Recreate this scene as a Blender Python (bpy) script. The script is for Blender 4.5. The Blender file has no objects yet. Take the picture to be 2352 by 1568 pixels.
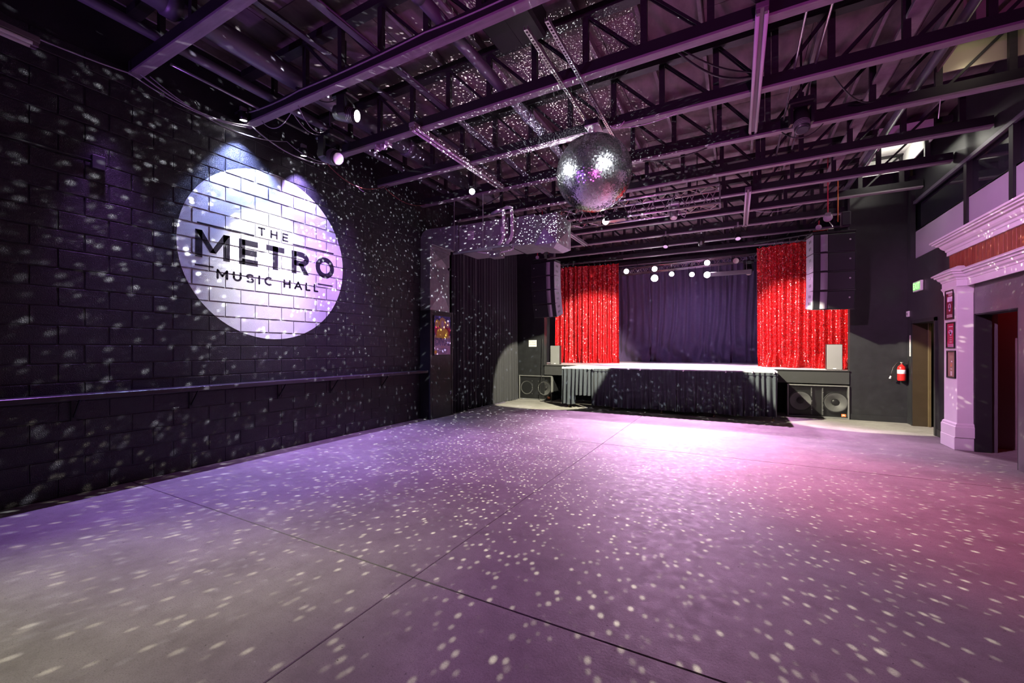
import bpy, bmesh, math, random
from mathutils import Vector, Matrix
random.seed(7)
R = math.radians
scene = bpy.context.scene
C = scene.collection

# ------------------------------------------------------------------ camera
HC = 1.578
cam_d = bpy.data.cameras.new('camera')
cam_d.sensor_width = 36.0
cam_d.lens = 36.0 * 955.0 / 2352.0
cam_d.shift_y = 17.5 / 2352.0
cam_d.clip_start = 0.05
cam = bpy.data.objects.new('camera', cam_d)
C.objects.link(cam)
cam.location = (0, 0, HC)
cam.rotation_euler = (R(90), 0, R(28.3))
scene.camera = cam

# ------------------------------------------------------------------ view / world
vs = scene.view_settings
vs.view_transform = 'Standard'
vs.look = 'None'
vs.gamma = 1.0
vs.use_curve_mapping = False
vs.exposure = 0.0
w = bpy.data.worlds.new('world')
scene.world = w
w.use_nodes = True
w.node_tree.nodes['Background'].inputs[0].default_value = (0.004, 0.003, 0.006, 1)
w.node_tree.nodes['Background'].inputs[1].default_value = 1.0
scene.cycles.max_bounces = 4
scene.cycles.diffuse_bounces = 2
scene.cycles.glossy_bounces = 2
scene.cycles.adaptive_threshold = 0.1
scene.cycles.transparent_max_bounces = 4
scene.cycles.sample_clamp_indirect = 4.0
scene.cycles.light_sampling_threshold = 0.03
scene.cycles.caustics_reflective = False
scene.cycles.caustics_refractive = False

BALL = Vector((-1.776, 5.75, 4.07))
BALL_R = 0.525

# ------------------------------------------------------------------ lamps' light
def spot(loc, target, energy, col, deg=40, blend=0.3, radius=0.05, name='lamp_light'):
    d = bpy.data.lights.new(name, 'SPOT')
    d.energy = energy
    d.color = col
    d.spot_size = R(deg)
    d.spot_blend = blend
    d.shadow_soft_size = radius
    o = bpy.data.objects.new(name, d)
    C.objects.link(o)
    o.location = loc
    v = Vector(target) - Vector(loc)
    o.rotation_euler = v.to_track_quat('-Z', 'Y').to_euler()
    return o

def point(loc, energy, col, radius=0.05, name='lamp_light'):
    d = bpy.data.lights.new(name, 'POINT')
    d.energy = energy
    d.color = col
    d.shadow_soft_size = radius
    o = bpy.data.objects.new(name, d)
    C.objects.link(o)
    o.location = loc
    return o

def sparkle(loc, energy, col, scale, thr, low=0.30, seed=0.0, axis=None, lo=0.0, hi=0.3):
    """stand-in for light off the mirror ball facets: an added point source broken into beams"""
    o = point(loc, energy, col, 0.0, 'mirror_ball_sparkle')
    d = o.data
    d.use_nodes = True
    nt = d.node_tree
    em = nt.nodes['Emission']
    tc = nt.nodes.new('ShaderNodeTexCoord')
    mp = nt.nodes.new('ShaderNodeMapping')
    mp.inputs['Location'].default_value = (seed, seed * 1.7, seed * 0.3)
    nt.links.new(tc.outputs['Normal'], mp.inputs['Vector'])
    vo = nt.nodes.new('ShaderNodeTexVoronoi')
    vo.inputs['Scale'].default_value = scale
    nt.links.new(mp.outputs[0], vo.inputs['Vector'])
    mr = nt.nodes.new('ShaderNodeMapRange')
    mr.interpolation_type = 'SMOOTHSTEP'
    mr.inputs['From Min'].default_value = thr
    mr.inputs['From Max'].default_value = thr * 0.2
    nt.links.new(vo.outputs['Distance'], mr.inputs['Value'])
    no = nt.nodes.new('ShaderNodeTexNoise')
    no.inputs['Scale'].default_value = 2.6
    no.inputs['Detail'].default_value = 1.0
    nt.links.new(mp.outputs[0], no.inputs['Vector'])
    m2 = nt.nodes.new('ShaderNodeMapRange')
    m2.inputs['From Min'].default_value = 0.36
    m2.inputs['From Max'].default_value = 0.62
    m2.inputs['To Min'].default_value = low
    nt.links.new(no.outputs[0], m2.inputs['Value'])
    wn = nt.nodes.new('ShaderNodeSeparateColor')
    nt.links.new(vo.outputs['Color'], wn.inputs[0])
    m3 = nt.nodes.new('ShaderNodeMapRange')
    m3.inputs['To Min'].default_value = 0.25
    m3.inputs['To Max'].default_value = 1.5
    nt.links.new(wn.outputs[0], m3.inputs['Value'])
    a = nt.nodes.new('ShaderNodeMath'); a.operation = 'MULTIPLY'
    b = nt.nodes.new('ShaderNodeMath'); b.operation = 'MULTIPLY'
    nt.links.new(mr.outputs[0], a.inputs[0]); nt.links.new(m2.outputs[0], a.inputs[1])
    nt.links.new(a.outputs[0], b.inputs[0]); nt.links.new(m3.outputs[0], b.inputs[1])
    last = b.outputs[0]
    if axis is not None:
        # beams fade out away from axis, shaping where the dots fall
        dp = nt.nodes.new('ShaderNodeVectorMath'); dp.operation = 'DOT_PRODUCT'
        nt.links.new(tc.outputs['Normal'], dp.inputs[0]); dp.inputs[1].default_value = Vector(axis).normalized()
        mr2 = nt.nodes.new('ShaderNodeMapRange'); mr2.interpolation_type = 'SMOOTHSTEP'
        mr2.inputs['From Min'].default_value = lo; mr2.inputs['From Max'].default_value = hi
        nt.links.new(dp.outputs['Value'], mr2.inputs['Value'])
        e = nt.nodes.new('ShaderNodeMath'); e.operation = 'MULTIPLY'
        nt.links.new(last, e.inputs[0]); nt.links.new(mr2.outputs[0], e.inputs[1])
        last = e.outputs[0]
    nt.links.new(last, em.inputs['Strength'])
    return o

PINK = (1.0, 0.24, 0.82)
PURP = (0.52, 0.27, 1.0)
# upstage lamps shining out over the front of the stage
spot((-2.54, 15.30, 4.09), (-1.3, 8.3, 0.0), 3600, (1.0, 0.56, 1.0), 44, 1.0, 0.06)
spot((-0.85, 15.30, 4.07), (-0.2, 8.9, 0.0), 1500, (1.0, 0.44, 0.95), 64, 1.0, 0.06)
spot((-3.53, 15.30, 4.42), (-2.6, 12.6, 1.0), 700, (1.0, 0.7, 1.0), 80, 0.6, 0.06)
spot((-1.97, 15.30, 4.19), (-1.6, 12.6, 1.0), 1300, (1.0, 0.75, 1.0), 80, 0.6, 0.06)
spot((-0.85, 15.30, 4.47), (0.0, 12.8, 1.0), 700, (1.0, 0.7, 1.0), 80, 0.6, 0.06)
# lamps on the last bar in front of the proscenium: forward wash, and one lamp added to brighten the backdrop
spot((-1.75, 12.30, 4.40), (-2.0, 9.5, 0.0), 3600, (1.0, 0.52, 1.0), 62, 1.0, 0.05)
spot((0.05, 12.30, 4.40), (0.2, 9.5, 0.0), 2700, (1.0, 0.48, 0.95), 62, 1.0, 0.05)
spot((-0.85, 12.70, 4.40), (-1.4, 16.75, 1.5), 230, (0.74, 0.52, 1.0), 70, 0.9, 0.05)
# pink and purple washes from the bars; last spot added to brighten the facade
spot((-2.52, 8.95, 4.36), (-2.3, 5.8, 0.0), 140, PINK, 70, 0.9, 0.08)
spot((-4.43, 6.55, 4.56), (-4.2, 4.6, 0.0), 240, (0.78, 0.18, 1.0), 70, 0.9, 0.08)
spot((0.77, 6.55, 4.45), (0.6, 4.4, 0.0), 95, (1.0, 0.16, 0.62), 95, 0.9, 0.08)
spot((-1.2, 2.6, 4.65), (-2.3, 1.3, 0.0), 130, (0.66, 0.16, 1.0), 50, 0.9, 0.08)
spot((-6.12, 1.9, 4.65), (-5.1, 2.4, 0.0), 620, (0.55, 0.22, 1.0), 56, 0.9, 0.05)
spot((-6.12, 5.4, 4.65), (-5.1, 5.2, 0.0), 560, (0.66, 0.24, 1.0), 58, 0.9, 0.05)
spot((-4.9, 4.3, 4.70), (-6.32, 4.7, 1.9), 560, (0.58, 0.28, 1.0), 60, 0.9, 0.06)
spot((-1.2, 3.6, 4.65), (3.3, 8.9, 2.3), 1700, (1.0, 0.45, 0.95), 42, 0.8, 0.06)
# white/blue lamps over the painted wall sign
spot((-6.10, 3.38, 4.72), (-6.30, 3.62, 3.0), 560, (0.36, 0.46, 1.0), 90, 0.9, 0.03)
spot((-6.10, 4.30, 4.60), (-6.30, 4.62, 2.9), 400, (0.46, 0.34, 1.0), 90, 0.9, 0.03)
spot((-5.2, 3.9, 4.60), (-6.32, 3.82, 2.85), 520, (1.0, 0.97, 0.96), 46, 0.9, 0.03)
# moving heads crossing onto the two front corners of the stage
spot((-0.9, 7.9, 4.40), (-5.05, 11.4, 0.50), 5200, (1.0, 0.95, 0.68), 28, 0.12, 0.05)
spot((-2.2, 7.9, 4.40), (2.50, 11.6, 0.40), 5200, (1.0, 0.95, 0.68), 25, 0.12, 0.05)
# lights on the red curtains
spot((-1.2, 9.9, 4.5), (-4.5, 14.2, 1.7), 3600, (1.0, 0.80, 0.72), 38, 0.6, 0.05)
spot((-1.1, 9.9, 4.5), (1.4, 13.0, 1.9), 2200, (1.0, 0.80, 0.72), 40, 0.6, 0.05)
# red flood and red room
spot((-3.5, 9.6, 4.4), (1.3, 6.2, 0.0), 2300, (1.0, 0.015, 0.12), 36, 1.0, 0.05)
point((4.5, 8.4, 2.7), 10, (1.0, 0.02, 0.02), 0.1)
# warm house lamps at the near left
spot((-4.9, -0.2, 4.6), (-3.4, 0.95, 0.0), 620, (0.96, 1.0, 0.64), 46, 1.0, 0.08)
spot((-2.2, 0.6, 4.6), (-2.85, 2.45, 0.0), 190, (0.98, 1.0, 0.76), 32, 1.0, 0.08)
# purple up-lights added out of view to brighten the ceiling
spot((-5.9, -3.6, 0.35), (-3.1, 3.4, 5.7), 640, (0.52, 0.18, 1.0), 62, 1.0, 0.08)
spot((1.6, -3.6, 0.35), (-0.6, 5.6, 5.7), 1000, (1.0, 0.12, 0.80), 60, 1.0, 0.08)
# mirror ball: two pin spots, and added point lights standing in for its beams
spot((2.9, 1.2, 4.6), BALL, 7000, (0.92, 0.95, 1.0), 8, 0.3, 0.16)
spot((-5.9, 3.0, 4.6), BALL, 4500, (0.92, 0.95, 1.0), 10.5, 0.3, 0.16)
sparkle(BALL + Vector((-0.58, 0.10, 0.02)), 3400, (0.93, 0.96, 1.0), 46, 0.33, 0.70, 5.2, (-0.9, 0.45, 0), -0.45, 0.7)
sparkle(BALL + Vector((-0.42, 0.05, 0.46)), 650, (0.95, 0.97, 1.0), 60, 0.34, 0.7, seed=1.4)
sparkle(BALL + Vector((0.05, 0.36, -0.50)), 2300, (1.0, 0.94, 0.70), 70, 0.345, 0.55, 8.3, (0.5, -0.4, -1), 0.18, 0.38)

# ------------------------------------------------------------------ helpers
class MB:
    def __init__(s):
        s.v = []; s.f = []
    def add(s, vs_, fs_):
        o = len(s.v)
        s.v += [tuple(p) for p in vs_]
        s.f += [tuple(i + o for i in f) for f in fs_]
        return s
    def box(s, x0, x1, y0, y1, z0, z1):
        return s.add([(x0, y0, z0), (x1, y0, z0), (x1, y1, z0), (x0, y1, z0),
                      (x0, y0, z1), (x1, y0, z1), (x1, y1, z1), (x0, y1, z1)],
                     [(0, 3, 2, 1), (4, 5, 6, 7), (0, 1, 5, 4), (1, 2, 6, 5), (2, 3, 7, 6), (3, 0, 4, 7)])
    def bbox(s, x0, x1, y0, y1, z0, z1, b):
        """box with chamfered edges"""
        pts = []
        for X, dx in ((x0, b), (x1, -b)):
            for Y, dy in ((y0, b), (y1, -b)):
                for Z, dz in ((z0, b), (z1, -b)):
                    pts += [(X, Y + dy, Z + dz), (X + dx, Y, Z + dz), (X + dx, Y + dy, Z)]
        bm = bmesh.new()
        for p in pts: bm.verts.new(p)
        bmesh.ops.convex_hull(bm, input=bm.verts[:])
        bmesh.ops.dissolve_limit(bm, angle_limit=0.01, verts=bm.verts[:], edges=bm.edges[:])
        bm.verts.index_update()
        s.add([v.co[:] for v in bm.verts], [[v.index for v in f.verts] for f in bm.faces])
        bm.free()
        return s
    def beam(s, p, q, wd, ht, up=(0, 0, 1)):
        p = Vector(p); q = Vector(q); d = (q - p).normalized()
        u = Vector(up)
        if abs(d.dot(u)) > 0.99: u = Vector((0, 1, 0))
        sd = d.cross(u).normalized(); u = sd.cross(d)
        vs_ = []
        for c in (p, q):
            for a, b in ((-1, -1), (1, -1), (1, 1), (-1, 1)):
                vs_.append(c + sd * (a * wd / 2) + u * (b * ht / 2))
        return s.add(vs_, [(0, 1, 2, 3), (7, 6, 5, 4), (0, 4, 5, 1), (1, 5, 6, 2), (2, 6, 7, 3), (3, 7, 4, 0)])
    def tube(s, pts, r, n=8, caps=True):
        pts = [Vector(p) for p in pts]
        o = len(s.v); m = len(pts)
        prev = None
        for i, p in enumerate(pts):
            if i == 0: d = pts[1] - p
            elif i == m - 1: d = p - pts[i - 1]
            else: d = (pts[i + 1] - p).normalized() + (p - pts[i - 1]).normalized()
            d.normalize()
            if prev is None:
                a = Vector((0, 0, 1)) if abs(d.z) < 0.9 else Vector((1, 0, 0))
                u = d.cross(a).normalized()
            else:
                u = (prev - d * prev.dot(d)).normalized()
            prev = u
            v = d.cross(u)
            rr = r[i] if isinstance(r, (list, tuple)) else r
            for k in range(n):
                t = 2 * math.pi * k / n
                s.v.append(tuple(p + u * (rr * math.cos(t)) + v * (rr * math.sin(t))))
        for i in range(m - 1):
            for k in range(n):
                a = o + i * n + k; b = o + i * n + (k + 1) % n
                s.f.append((a, b, b + n, a + n))
        if caps:
            s.f.append(tuple(o + k for k in range(n))[::-1])
            s.f.append(tuple(o + (m - 1) * n + k for k in range(n)))
        return s
    def lathe(s, prof, origin=(0, 0, 0), axis=(0, 0, 1), n=20, caps=True):
        """prof: list of (radius, height along axis)"""
        ax = Vector(axis).normalized()
        a = Vector((1, 0, 0)) if abs(ax.x) < 0.9 else Vector((0, 1, 0))
        u = ax.cross(a).normalized(); v = ax.cross(u)
        og = Vector(origin); o = len(s.v); m = len(prof)
        for r, h in prof:
            for k in range(n):
                t = 2 * math.pi * k / n
                s.v.append(tuple(og + ax * h + u * (r * math.cos(t)) + v * (r * math.sin(t))))
        for i in range(m - 1):
            for k in range(n):
                p = o + i * n + k; q = o + i * n + (k + 1) % n
                s.f.append((p, q, q + n, p + n))
        if caps:
            s.f.append(tuple(o + k for k in range(n))[::-1])
            s.f.append(tuple(o + (m - 1) * n + k for k in range(n)))
        return s
    def grid(s, fn, nu, nv):
        o = len(s.v)
        for j in range(nv + 1):
            for i in range(nu + 1):
                s.v.append(tuple(fn(i / nu, j / nv)))
        for j in range(nv):
            for i in range(nu):
                a = o + j * (nu + 1) + i
                s.f.append((a, a + 1, a + nu + 2, a + nu + 1))
        return s
    def ring(s, c, ax, rad, r, n=12, m=6):
        pts = []
        ax = Vector(ax).normalized(); a = Vector((1, 0, 0)) if abs(ax.x) < 0.9 else Vector((0, 1, 0))
        u = ax.cross(a).normalized(); v = ax.cross(u); c = Vector(c)
        o = len(s.v)
        for i in range(n):
            t = 2 * math.pi * i / n
            d = u * math.cos(t) + v * math.sin(t)
            for k in range(m):
                q = 2 * math.pi * k / m
                s.v.append(tuple(c + d * (rad + r * math.cos(q)) + ax * (r * math.sin(q))))
        for i in range(n):
            for k in range(m):
                a0 = o + i * m + k; b0 = o + i * m + (k + 1) % m
                a1 = o + ((i + 1) % n) * m + k; b1 = o + ((i + 1) % n) * m + (k + 1) % m
                s.f.append((a0, b0, b1, a1))
        return s
    def mesh(s, name, smooth=False):
        me = bpy.data.meshes.new(name)
        me.from_pydata(s.v, [], s.f)
        bm = bmesh.new(); bm.from_mesh(me)
        bmesh.ops.recalc_face_normals(bm, faces=bm.faces[:])
        bm.to_mesh(me); bm.free()
        if smooth:
            me.polygons.foreach_set('use_smooth', [True] * len(me.polygons))
        me.update()
        return me
    def build(s, name, mat, parent=None, smooth=False, loc=None):
        return obj(name, s.mesh(name, smooth), mat, parent, loc)

def obj(name, me, mat, parent=None, loc=None):
    o = bpy.data.objects.new(name, me)
    C.objects.link(o)
    if mat is not None and not me.materials:
        me.materials.append(mat)
    if parent is not None: o.parent = parent
    if loc is not None: o.location = loc
    return o

def tag(o, label=None, cat=None, group=None, kind=None):
    if label: o['label'] = label
    if cat: o['category'] = cat
    if group: o['group'] = group
    if kind: o['kind'] = kind
    return o

def thing(name, label, cat, loc=(0, 0, 0), rot=(0, 0, 0), group=None):
    o = bpy.data.objects.new(name, None)
    C.objects.link(o)
    o.empty_display_size = 0.1
    o.location = loc; o.rotation_euler = rot
    return tag(o, label, cat, group)

def copy_tree(o, parent=None):
    c = o.copy(); C.objects.link(c); c.parent = parent
    for ch in list(o.children): copy_tree(ch, c)
    return c

def text_mb(txt, size, at, xdir, ydir, depth=0.0, align='CENTER', bold=0.0, space=1.0):
    cu = bpy.data.curves.new('lettering', 'FONT')
    cu.body = txt; cu.size = size; cu.align_x = align; cu.align_y = 'CENTER'
    cu.offset = bold; cu.space_character = space; cu.resolution_u = 2
    t = bpy.data.objects.new('lettering', cu); C.objects.link(t)
    dg = bpy.context.evaluated_depsgraph_get()
    me = t.evaluated_get(dg).to_mesh()
    xd = Vector(xdir); yd = Vector(ydir); a = Vector(at)
    m = MB().add([a + xd * v.co.x + yd * v.co.y for v in me.vertices], [tuple(p.vertices) for p in me.polygons])
    t.evaluated_get(dg).to_mesh_clear()
    bpy.data.objects.remove(t); bpy.data.curves.remove(cu)
    return m

# ------------------------------------------------------------------ materials
MATS = {}
def mat(name, col, rough=0.5, metal=0.0, var=0.0, vscale=4.0, bump=0.0, bscale=60.0, emit=None, estr=0.0,
        spec=0.5, col2=None, stretch=None, coat=0.0, alpha=1.0, sheen=0.0):
    m = bpy.data.materials.new(name); m.use_nodes = True
    nt = m.node_tree; bs = nt.nodes['Principled BSDF']
    bs.inputs['Base Color'].default_value = (*col, 1)
    bs.inputs['Roughness'].default_value = rough
    bs.inputs['Metallic'].default_value = metal
    bs.inputs['Specular IOR Level'].default_value = spec
    bs.inputs['Coat Weight'].default_value = coat
    bs.inputs['Alpha'].default_value = alpha
    if sheen: bs.inputs['Sheen Weight'].default_value = sheen
    tc = None
    def coords():
        g = nt.nodes.new('ShaderNodeNewGeometry')
        mp = nt.nodes.new('ShaderNodeMapping')
        if stretch: mp.inputs['Scale'].default_value = stretch
        nt.links.new(g.outputs['Position'], mp.inputs['Vector'])
        return mp.outputs[0]
    if var or bump: tc = coords()
    if var:
        n = nt.nodes.new('ShaderNodeTexNoise'); n.inputs['Scale'].default_value = vscale
        n.inputs['Detail'].default_value = 6; n.inputs['Roughness'].default_value = 0.6
        nt.links.new(tc, n.inputs['Vector'])
        mr = nt.nodes.new('ShaderNodeMapRange')
        mr.inputs['From Min'].default_value = 0.3; mr.inputs['From Max'].default_value = 0.7
        nt.links.new(n.outputs[0], mr.inputs['Value'])
        mx = nt.nodes.new('ShaderNodeMix'); mx.data_type = 'RGBA'
        c2 = col2 or tuple(c * (1 - var) for c in col)
        mx.inputs[6].default_value = (*col, 1); mx.inputs[7].default_value = (*c2, 1)
        nt.links.new(mr.outputs[0], mx.inputs[0])
        nt.links.new(mx.outputs[2], bs.inputs['Base Color'])
    if bump:
        n = nt.nodes.new('ShaderNodeTexNoise'); n.inputs['Scale'].default_value = bscale
        n.inputs['Detail'].default_value = 4
        nt.links.new(tc, n.inputs['Vector'])
        b = nt.nodes.new('ShaderNodeBump'); b.inputs['Strength'].default_value = bump
        b.inputs['Distance'].default_value = 0.01
        nt.links.new(n.outputs[0], b.inputs['Height'])
        nt.links.new(b.outputs[0], bs.inputs['Normal'])
    if emit:
        bs.inputs['Emission Color'].default_value = (*emit, 1)
        bs.inputs['Emission Strength'].default_value = estr
    MATS[name] = m
    return m

M_BLOCK = mat('painted_block', (0.024, 0.022, 0.028), 0.36, var=0.3, vscale=3, bump=0.7, bscale=110)
M_MORTAR = mat('painted_mortar', (0.018, 0.016, 0.022), 0.45, bump=0.3, bscale=80)
M_WHITEPAINT = mat('white_wall_paint', (0.78, 0.78, 0.80), 0.45, var=0.06, vscale=6, bump=0.55, bscale=110)
M_INK = mat('black_wall_paint', (0.016, 0.012, 0.024), 0.4, bump=0.4, bscale=110)
def concrete():
    m = bpy.data.materials.new('concrete'); m.use_nodes = True
    nt = m.node_tree; bs = nt.nodes['Principled BSDF']
    g = nt.nodes.new('ShaderNodeNewGeometry')
    def noise(sc, det, lo, hi, ro=.6):
        n = nt.nodes.new('ShaderNodeTexNoise'); n.inputs['Scale'].default_value = sc; n.inputs['Detail'].default_value = det
        n.inputs['Roughness'].default_value = ro
        nt.links.new(g.outputs['Position'], n.inputs['Vector'])
        r = nt.nodes.new('ShaderNodeMapRange'); r.inputs['From Min'].default_value = lo; r.inputs['From Max'].default_value = hi
        nt.links.new(n.outputs[0], r.inputs['Value'])
        return r.outputs[0]
    def mix(a, b, f):
        x = nt.nodes.new('ShaderNodeMix'); x.data_type = 'RGBA'
        for k, v in ((6, a), (7, b)):
            if isinstance(v, tuple): x.inputs[k].default_value = (*v, 1)
            else: nt.links.new(v, x.inputs[k])
        nt.links.new(f, x.inputs[0])
        return x.outputs[2]
    c = mix((0.34, 0.325, 0.315), (0.21, 0.195, 0.19), noise(1.3, 10, .36, .66, .7))
    c = mix(c, (0.19, 0.175, 0.17), noise(6.5, 9, .52, .80, .75))
    c = mix(c, (0.05, 0.045, 0.045), noise(38, 4, .66, .74))
    c = mix(c, (0.16, 0.15, 0.15), noise(150, 3, .50, .75))
    c = mix(c, (0.47, 0.46, 0.45), noise(75, 2, .70, .80))
    nt.links.new(c, bs.inputs['Base Color'])
    rr = nt.nodes.new('ShaderNodeMapRange'); rr.inputs['To Min'].default_value = .56; rr.inputs['To Max'].default_value = .78
    nt.links.new(noise(11, 10, .35, .7, .75), rr.inputs['Value']); nt.links.new(rr.outputs[0], bs.inputs['Roughness'])
    bs.inputs['Specular IOR Level'].default_value = 0.22
    b = nt.nodes.new('ShaderNodeBump'); b.inputs['Strength'].default_value = .14; b.inputs['Distance'].default_value = .008
    nt.links.new(noise(60, 6, .2, .8), b.inputs['Height']); nt.links.new(b.outputs[0], bs.inputs['Normal'])
    return m
M_CONC = concrete()
M_JOINT = mat('slab_joint', (0.03, 0.028, 0.028), 0.8)
M_BLACKWALL = mat('black_wall', (0.025, 0.026, 0.030), 0.42, var=0.4, vscale=5, bump=0.06, bscale=30)
M_GREYWALL = mat('grey_wall', (0.11, 0.10, 0.11), 0.36, var=0.1, vscale=3, bump=0.15, bscale=50)
M_PALEWALL = mat('pale_wall', (0.42, 0.38, 0.46), 0.6, var=0.08, vscale=2)
M_WHITETRIM = mat('white_trim', (0.74, 0.71, 0.75), 0.4, var=0.05, vscale=5)
M_PLY = mat('plywood', (0.24, 0.18, 0.19), 0.7, var=0.6, vscale=1.6, bump=0.10, bscale=10, stretch=(2.5, 1, 1))
M_NAILER = mat('nailer_timber', (0.31, 0.26, 0.30), 0.55, var=0.35, vscale=5, bump=0.12, bscale=30, stretch=(0.6, 4, 4))
M_TIMBER = mat('dark_timber', (0.022, 0.020, 0.023), 0.55, var=0.4, vscale=6, bump=0.12, bscale=30, stretch=(1, 4, 4))
M_STEELBLK = mat('black_steel', (0.018, 0.018, 0.020), 0.5, 0.0, spec=0.35)
M_PURLIN = mat('purlin_timber', (0.30, 0.25, 0.27), 0.6, var=0.4, vscale=8)
M_PLASTIC = mat('black_plastic', (0.016, 0.016, 0.018), 0.38)
M_GRILLE = mat('speaker_grille', (0.020, 0.021, 0.026), 0.45, bump=0.3, bscale=300)
M_LAVENDER = mat('pale_side_panel', (0.34, 0.31, 0.38), 0.5)
M_GALV = mat('galvanised_sheet', (0.34, 0.345, 0.37), 0.42, 0.45, var=0.3, vscale=9)
M_ALU = mat('aluminium', (0.72, 0.72, 0.74), 0.3, 0.9)
M_CHROME = mat('chrome', (0.8, 0.8, 0.82), 0.15, 1.0)
M_BRIDGE = mat('bridging_steel', (0.10, 0.085, 0.11), 0.45, 0.2)
M_CABLE = mat('black_cable', (0.02, 0.02, 0.022), 0.45)
M_CABLEG = mat('grey_cable', (0.35, 0.33, 0.36), 0.45)
M_PIPE = mat('painted_pipe', (0.14, 0.12, 0.17), 0.4, 0.2)
M_FLUOR = mat('unlit_tube', (0.80, 0.74, 0.82), 0.2)
M_FIXT = mat('fixture_mauve', (0.16, 0.12, 0.15), 0.5)
M_CLOTH = mat('black_drape', (0.030, 0.030, 0.038), 0.85, var=0.2, vscale=30, sheen=0.2)
M_SKIRT = mat('grey_black_skirt', (0.040, 0.050, 0.066), 0.85, var=0.2, vscale=40, sheen=0.2)
M_BACKDROP = mat('backdrop_cloth', (0.10, 0.075, 0.16), 0.9, var=0.15, vscale=12, sheen=0.2)
M_CARPET = mat('black_carpet', (0.05, 0.05, 0.055), 0.9, var=0.4, vscale=120, bump=0.5, bscale=200)
M_DECK = mat('stage_deck', (0.62, 0.58, 0.62), 0.4, var=0.15, vscale=4)
M_DARK = mat('dark_void', (0.008, 0.008, 0.010), 0.8)
M_WOODPLANK = mat('stained_plank', (0.30, 0.07, 0.035), 0.45, var=0.5, vscale=6, bump=0.1, bscale=20, stretch=(3, 3, 0.4))
M_REDPAINT = mat('red_enamel', (0.62, 0.02, 0.02), 0.3)
M_WHITE = mat('white_print', (0.8, 0.8, 0.8), 0.5)
M_GREEN = mat('exit_green', (0.1, 0.8, 0.2), 0.5, emit=(0.35, 1.0, 0.25), estr=2.2)
M_GLASS = mat('dark_glass', (0.015, 0.015, 0.022), 0.06, spec=0.6)
M_ORANGE = mat('orange_strap', (0.75, 0.24, 0.05), 0.6)
M_REDCLOTH2 = mat('red_strap', (0.6, 0.03, 0.06), 0.6)
M_BADGE = mat('orange_badge', (0.9, 0.2, 0.04), 0.4)
M_LENS = mat('lamp_lens_lit', (1, 1, 1), 0.3, emit=(1.0, 0.97, 1.0), estr=60)
M_LENS2 = mat('lamp_lens_dim', (1, 1, 1), 0.3, emit=(1.0, 0.9, 1.0), estr=12)
M_LENS3 = mat('lamp_lens_low', (0.5, 0.4, 0.5), 0.3, emit=(0.9, 0.6, 1.0), estr=0.5)
M_LENSOFF = mat('lamp_lens_pale', (0.75, 0.72, 0.62), 0.15)
M_FRAME = mat('black_frame', (0.012, 0.01, 0.012), 0.35)
M_YELLOW = mat('yellow_print', (0.85, 0.55, 0.08), 0.5)
M_SKIN = mat('tan_print', (0.65, 0.38, 0.24), 0.5)
M_NAVY = mat('navy_print', (0.05, 0.04, 0.22), 0.5)
M_CRIMSON = mat('crimson_print', (0.45, 0.02, 0.08), 0.5)
M_LILAC = mat('lilac_print', (0.62, 0.45, 0.66), 0.5)
M_DARKRED = mat('dark_red_print', (0.16, 0.01, 0.03), 0.5)
M_TAN = mat('brown_print', (0.30, 0.17, 0.12), 0.5)
M_GREYCAB = mat('grey_cabinet', (0.17, 0.17, 0.175), 0.5, bump=0.1, bscale=200)
M_BRASS = mat('brass_foot', (0.55, 0.42, 0.18), 0.3, 0.9)
M_GOLDWALL = mat('brown_jamb', (0.05, 0.036, 0.02), 0.4, var=0.2, vscale=4)
M_BRASSPAINT = mat('door_stop_paint', (0.10, 0.075, 0.035), 0.4)
M_CORRIDOR = mat('corridor_wall', (0.03, 0.024, 0.018), 0.6)
M_REDROOM = mat('red_room_wall', (0.20, 0.16, 0.16), 0.7)
M_LITWHITE = mat('white_ceiling_tile', (0.75, 0.76, 0.72), 0.6)
M_TUBELIT = mat('lit_tube', (1, 1, 1), 0.3, emit=(1.0, 0.98, 0.88), estr=18)

def sequin():
    m = bpy.data.materials.new('red_sequin'); m.use_nodes = True
    nt = m.node_tree; bs = nt.nodes['Principled BSDF']
    g = nt.nodes.new('ShaderNodeNewGeometry')
    vo = nt.nodes.new('ShaderNodeTexVoronoi'); vo.inputs['Scale'].default_value = 48
    nt.links.new(g.outputs['Position'], vo.inputs['Vector'])
    def tilt(fac):
        sub = nt.nodes.new('ShaderNodeVectorMath'); sub.operation = 'MULTIPLY_ADD'
        sub.inputs[1].default_value = (2 * fac, 2 * fac, 2 * fac); sub.inputs[2].default_value = (-fac, -fac, -fac)
        nt.links.new(vo.outputs['Color'], sub.inputs[0])
        ad = nt.nodes.new('ShaderNodeVectorMath'); ad.operation = 'ADD'
        nt.links.new(g.outputs['Normal'], ad.inputs[0]); nt.links.new(sub.outputs[0], ad.inputs[1])
        nm = nt.nodes.new('ShaderNodeVectorMath'); nm.operation = 'NORMALIZE'
        nt.links.new(ad.outputs[0], nm.inputs[0])
        return nm.outputs[0]
    nt.links.new(tilt(.16), bs.inputs['Normal'])
    nt.links.new(tilt(.75), bs.inputs['Coat Normal'])
    bs.inputs['Base Color'].default_value = (0.60, 0.010, 0.020, 1)
    bs.inputs['Roughness'].default_value = 0.45
    bs.inputs['Metallic'].default_value = 0.15
    bs.inputs['Coat Weight'].default_value = 1.0
    bs.inputs['Coat Roughness'].default_value = 0.16
    bs.inputs['Coat Tint'].default_value = (1.0, 0.62, 0.58, 1)
    return m
M_SEQUIN = sequin()
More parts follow.
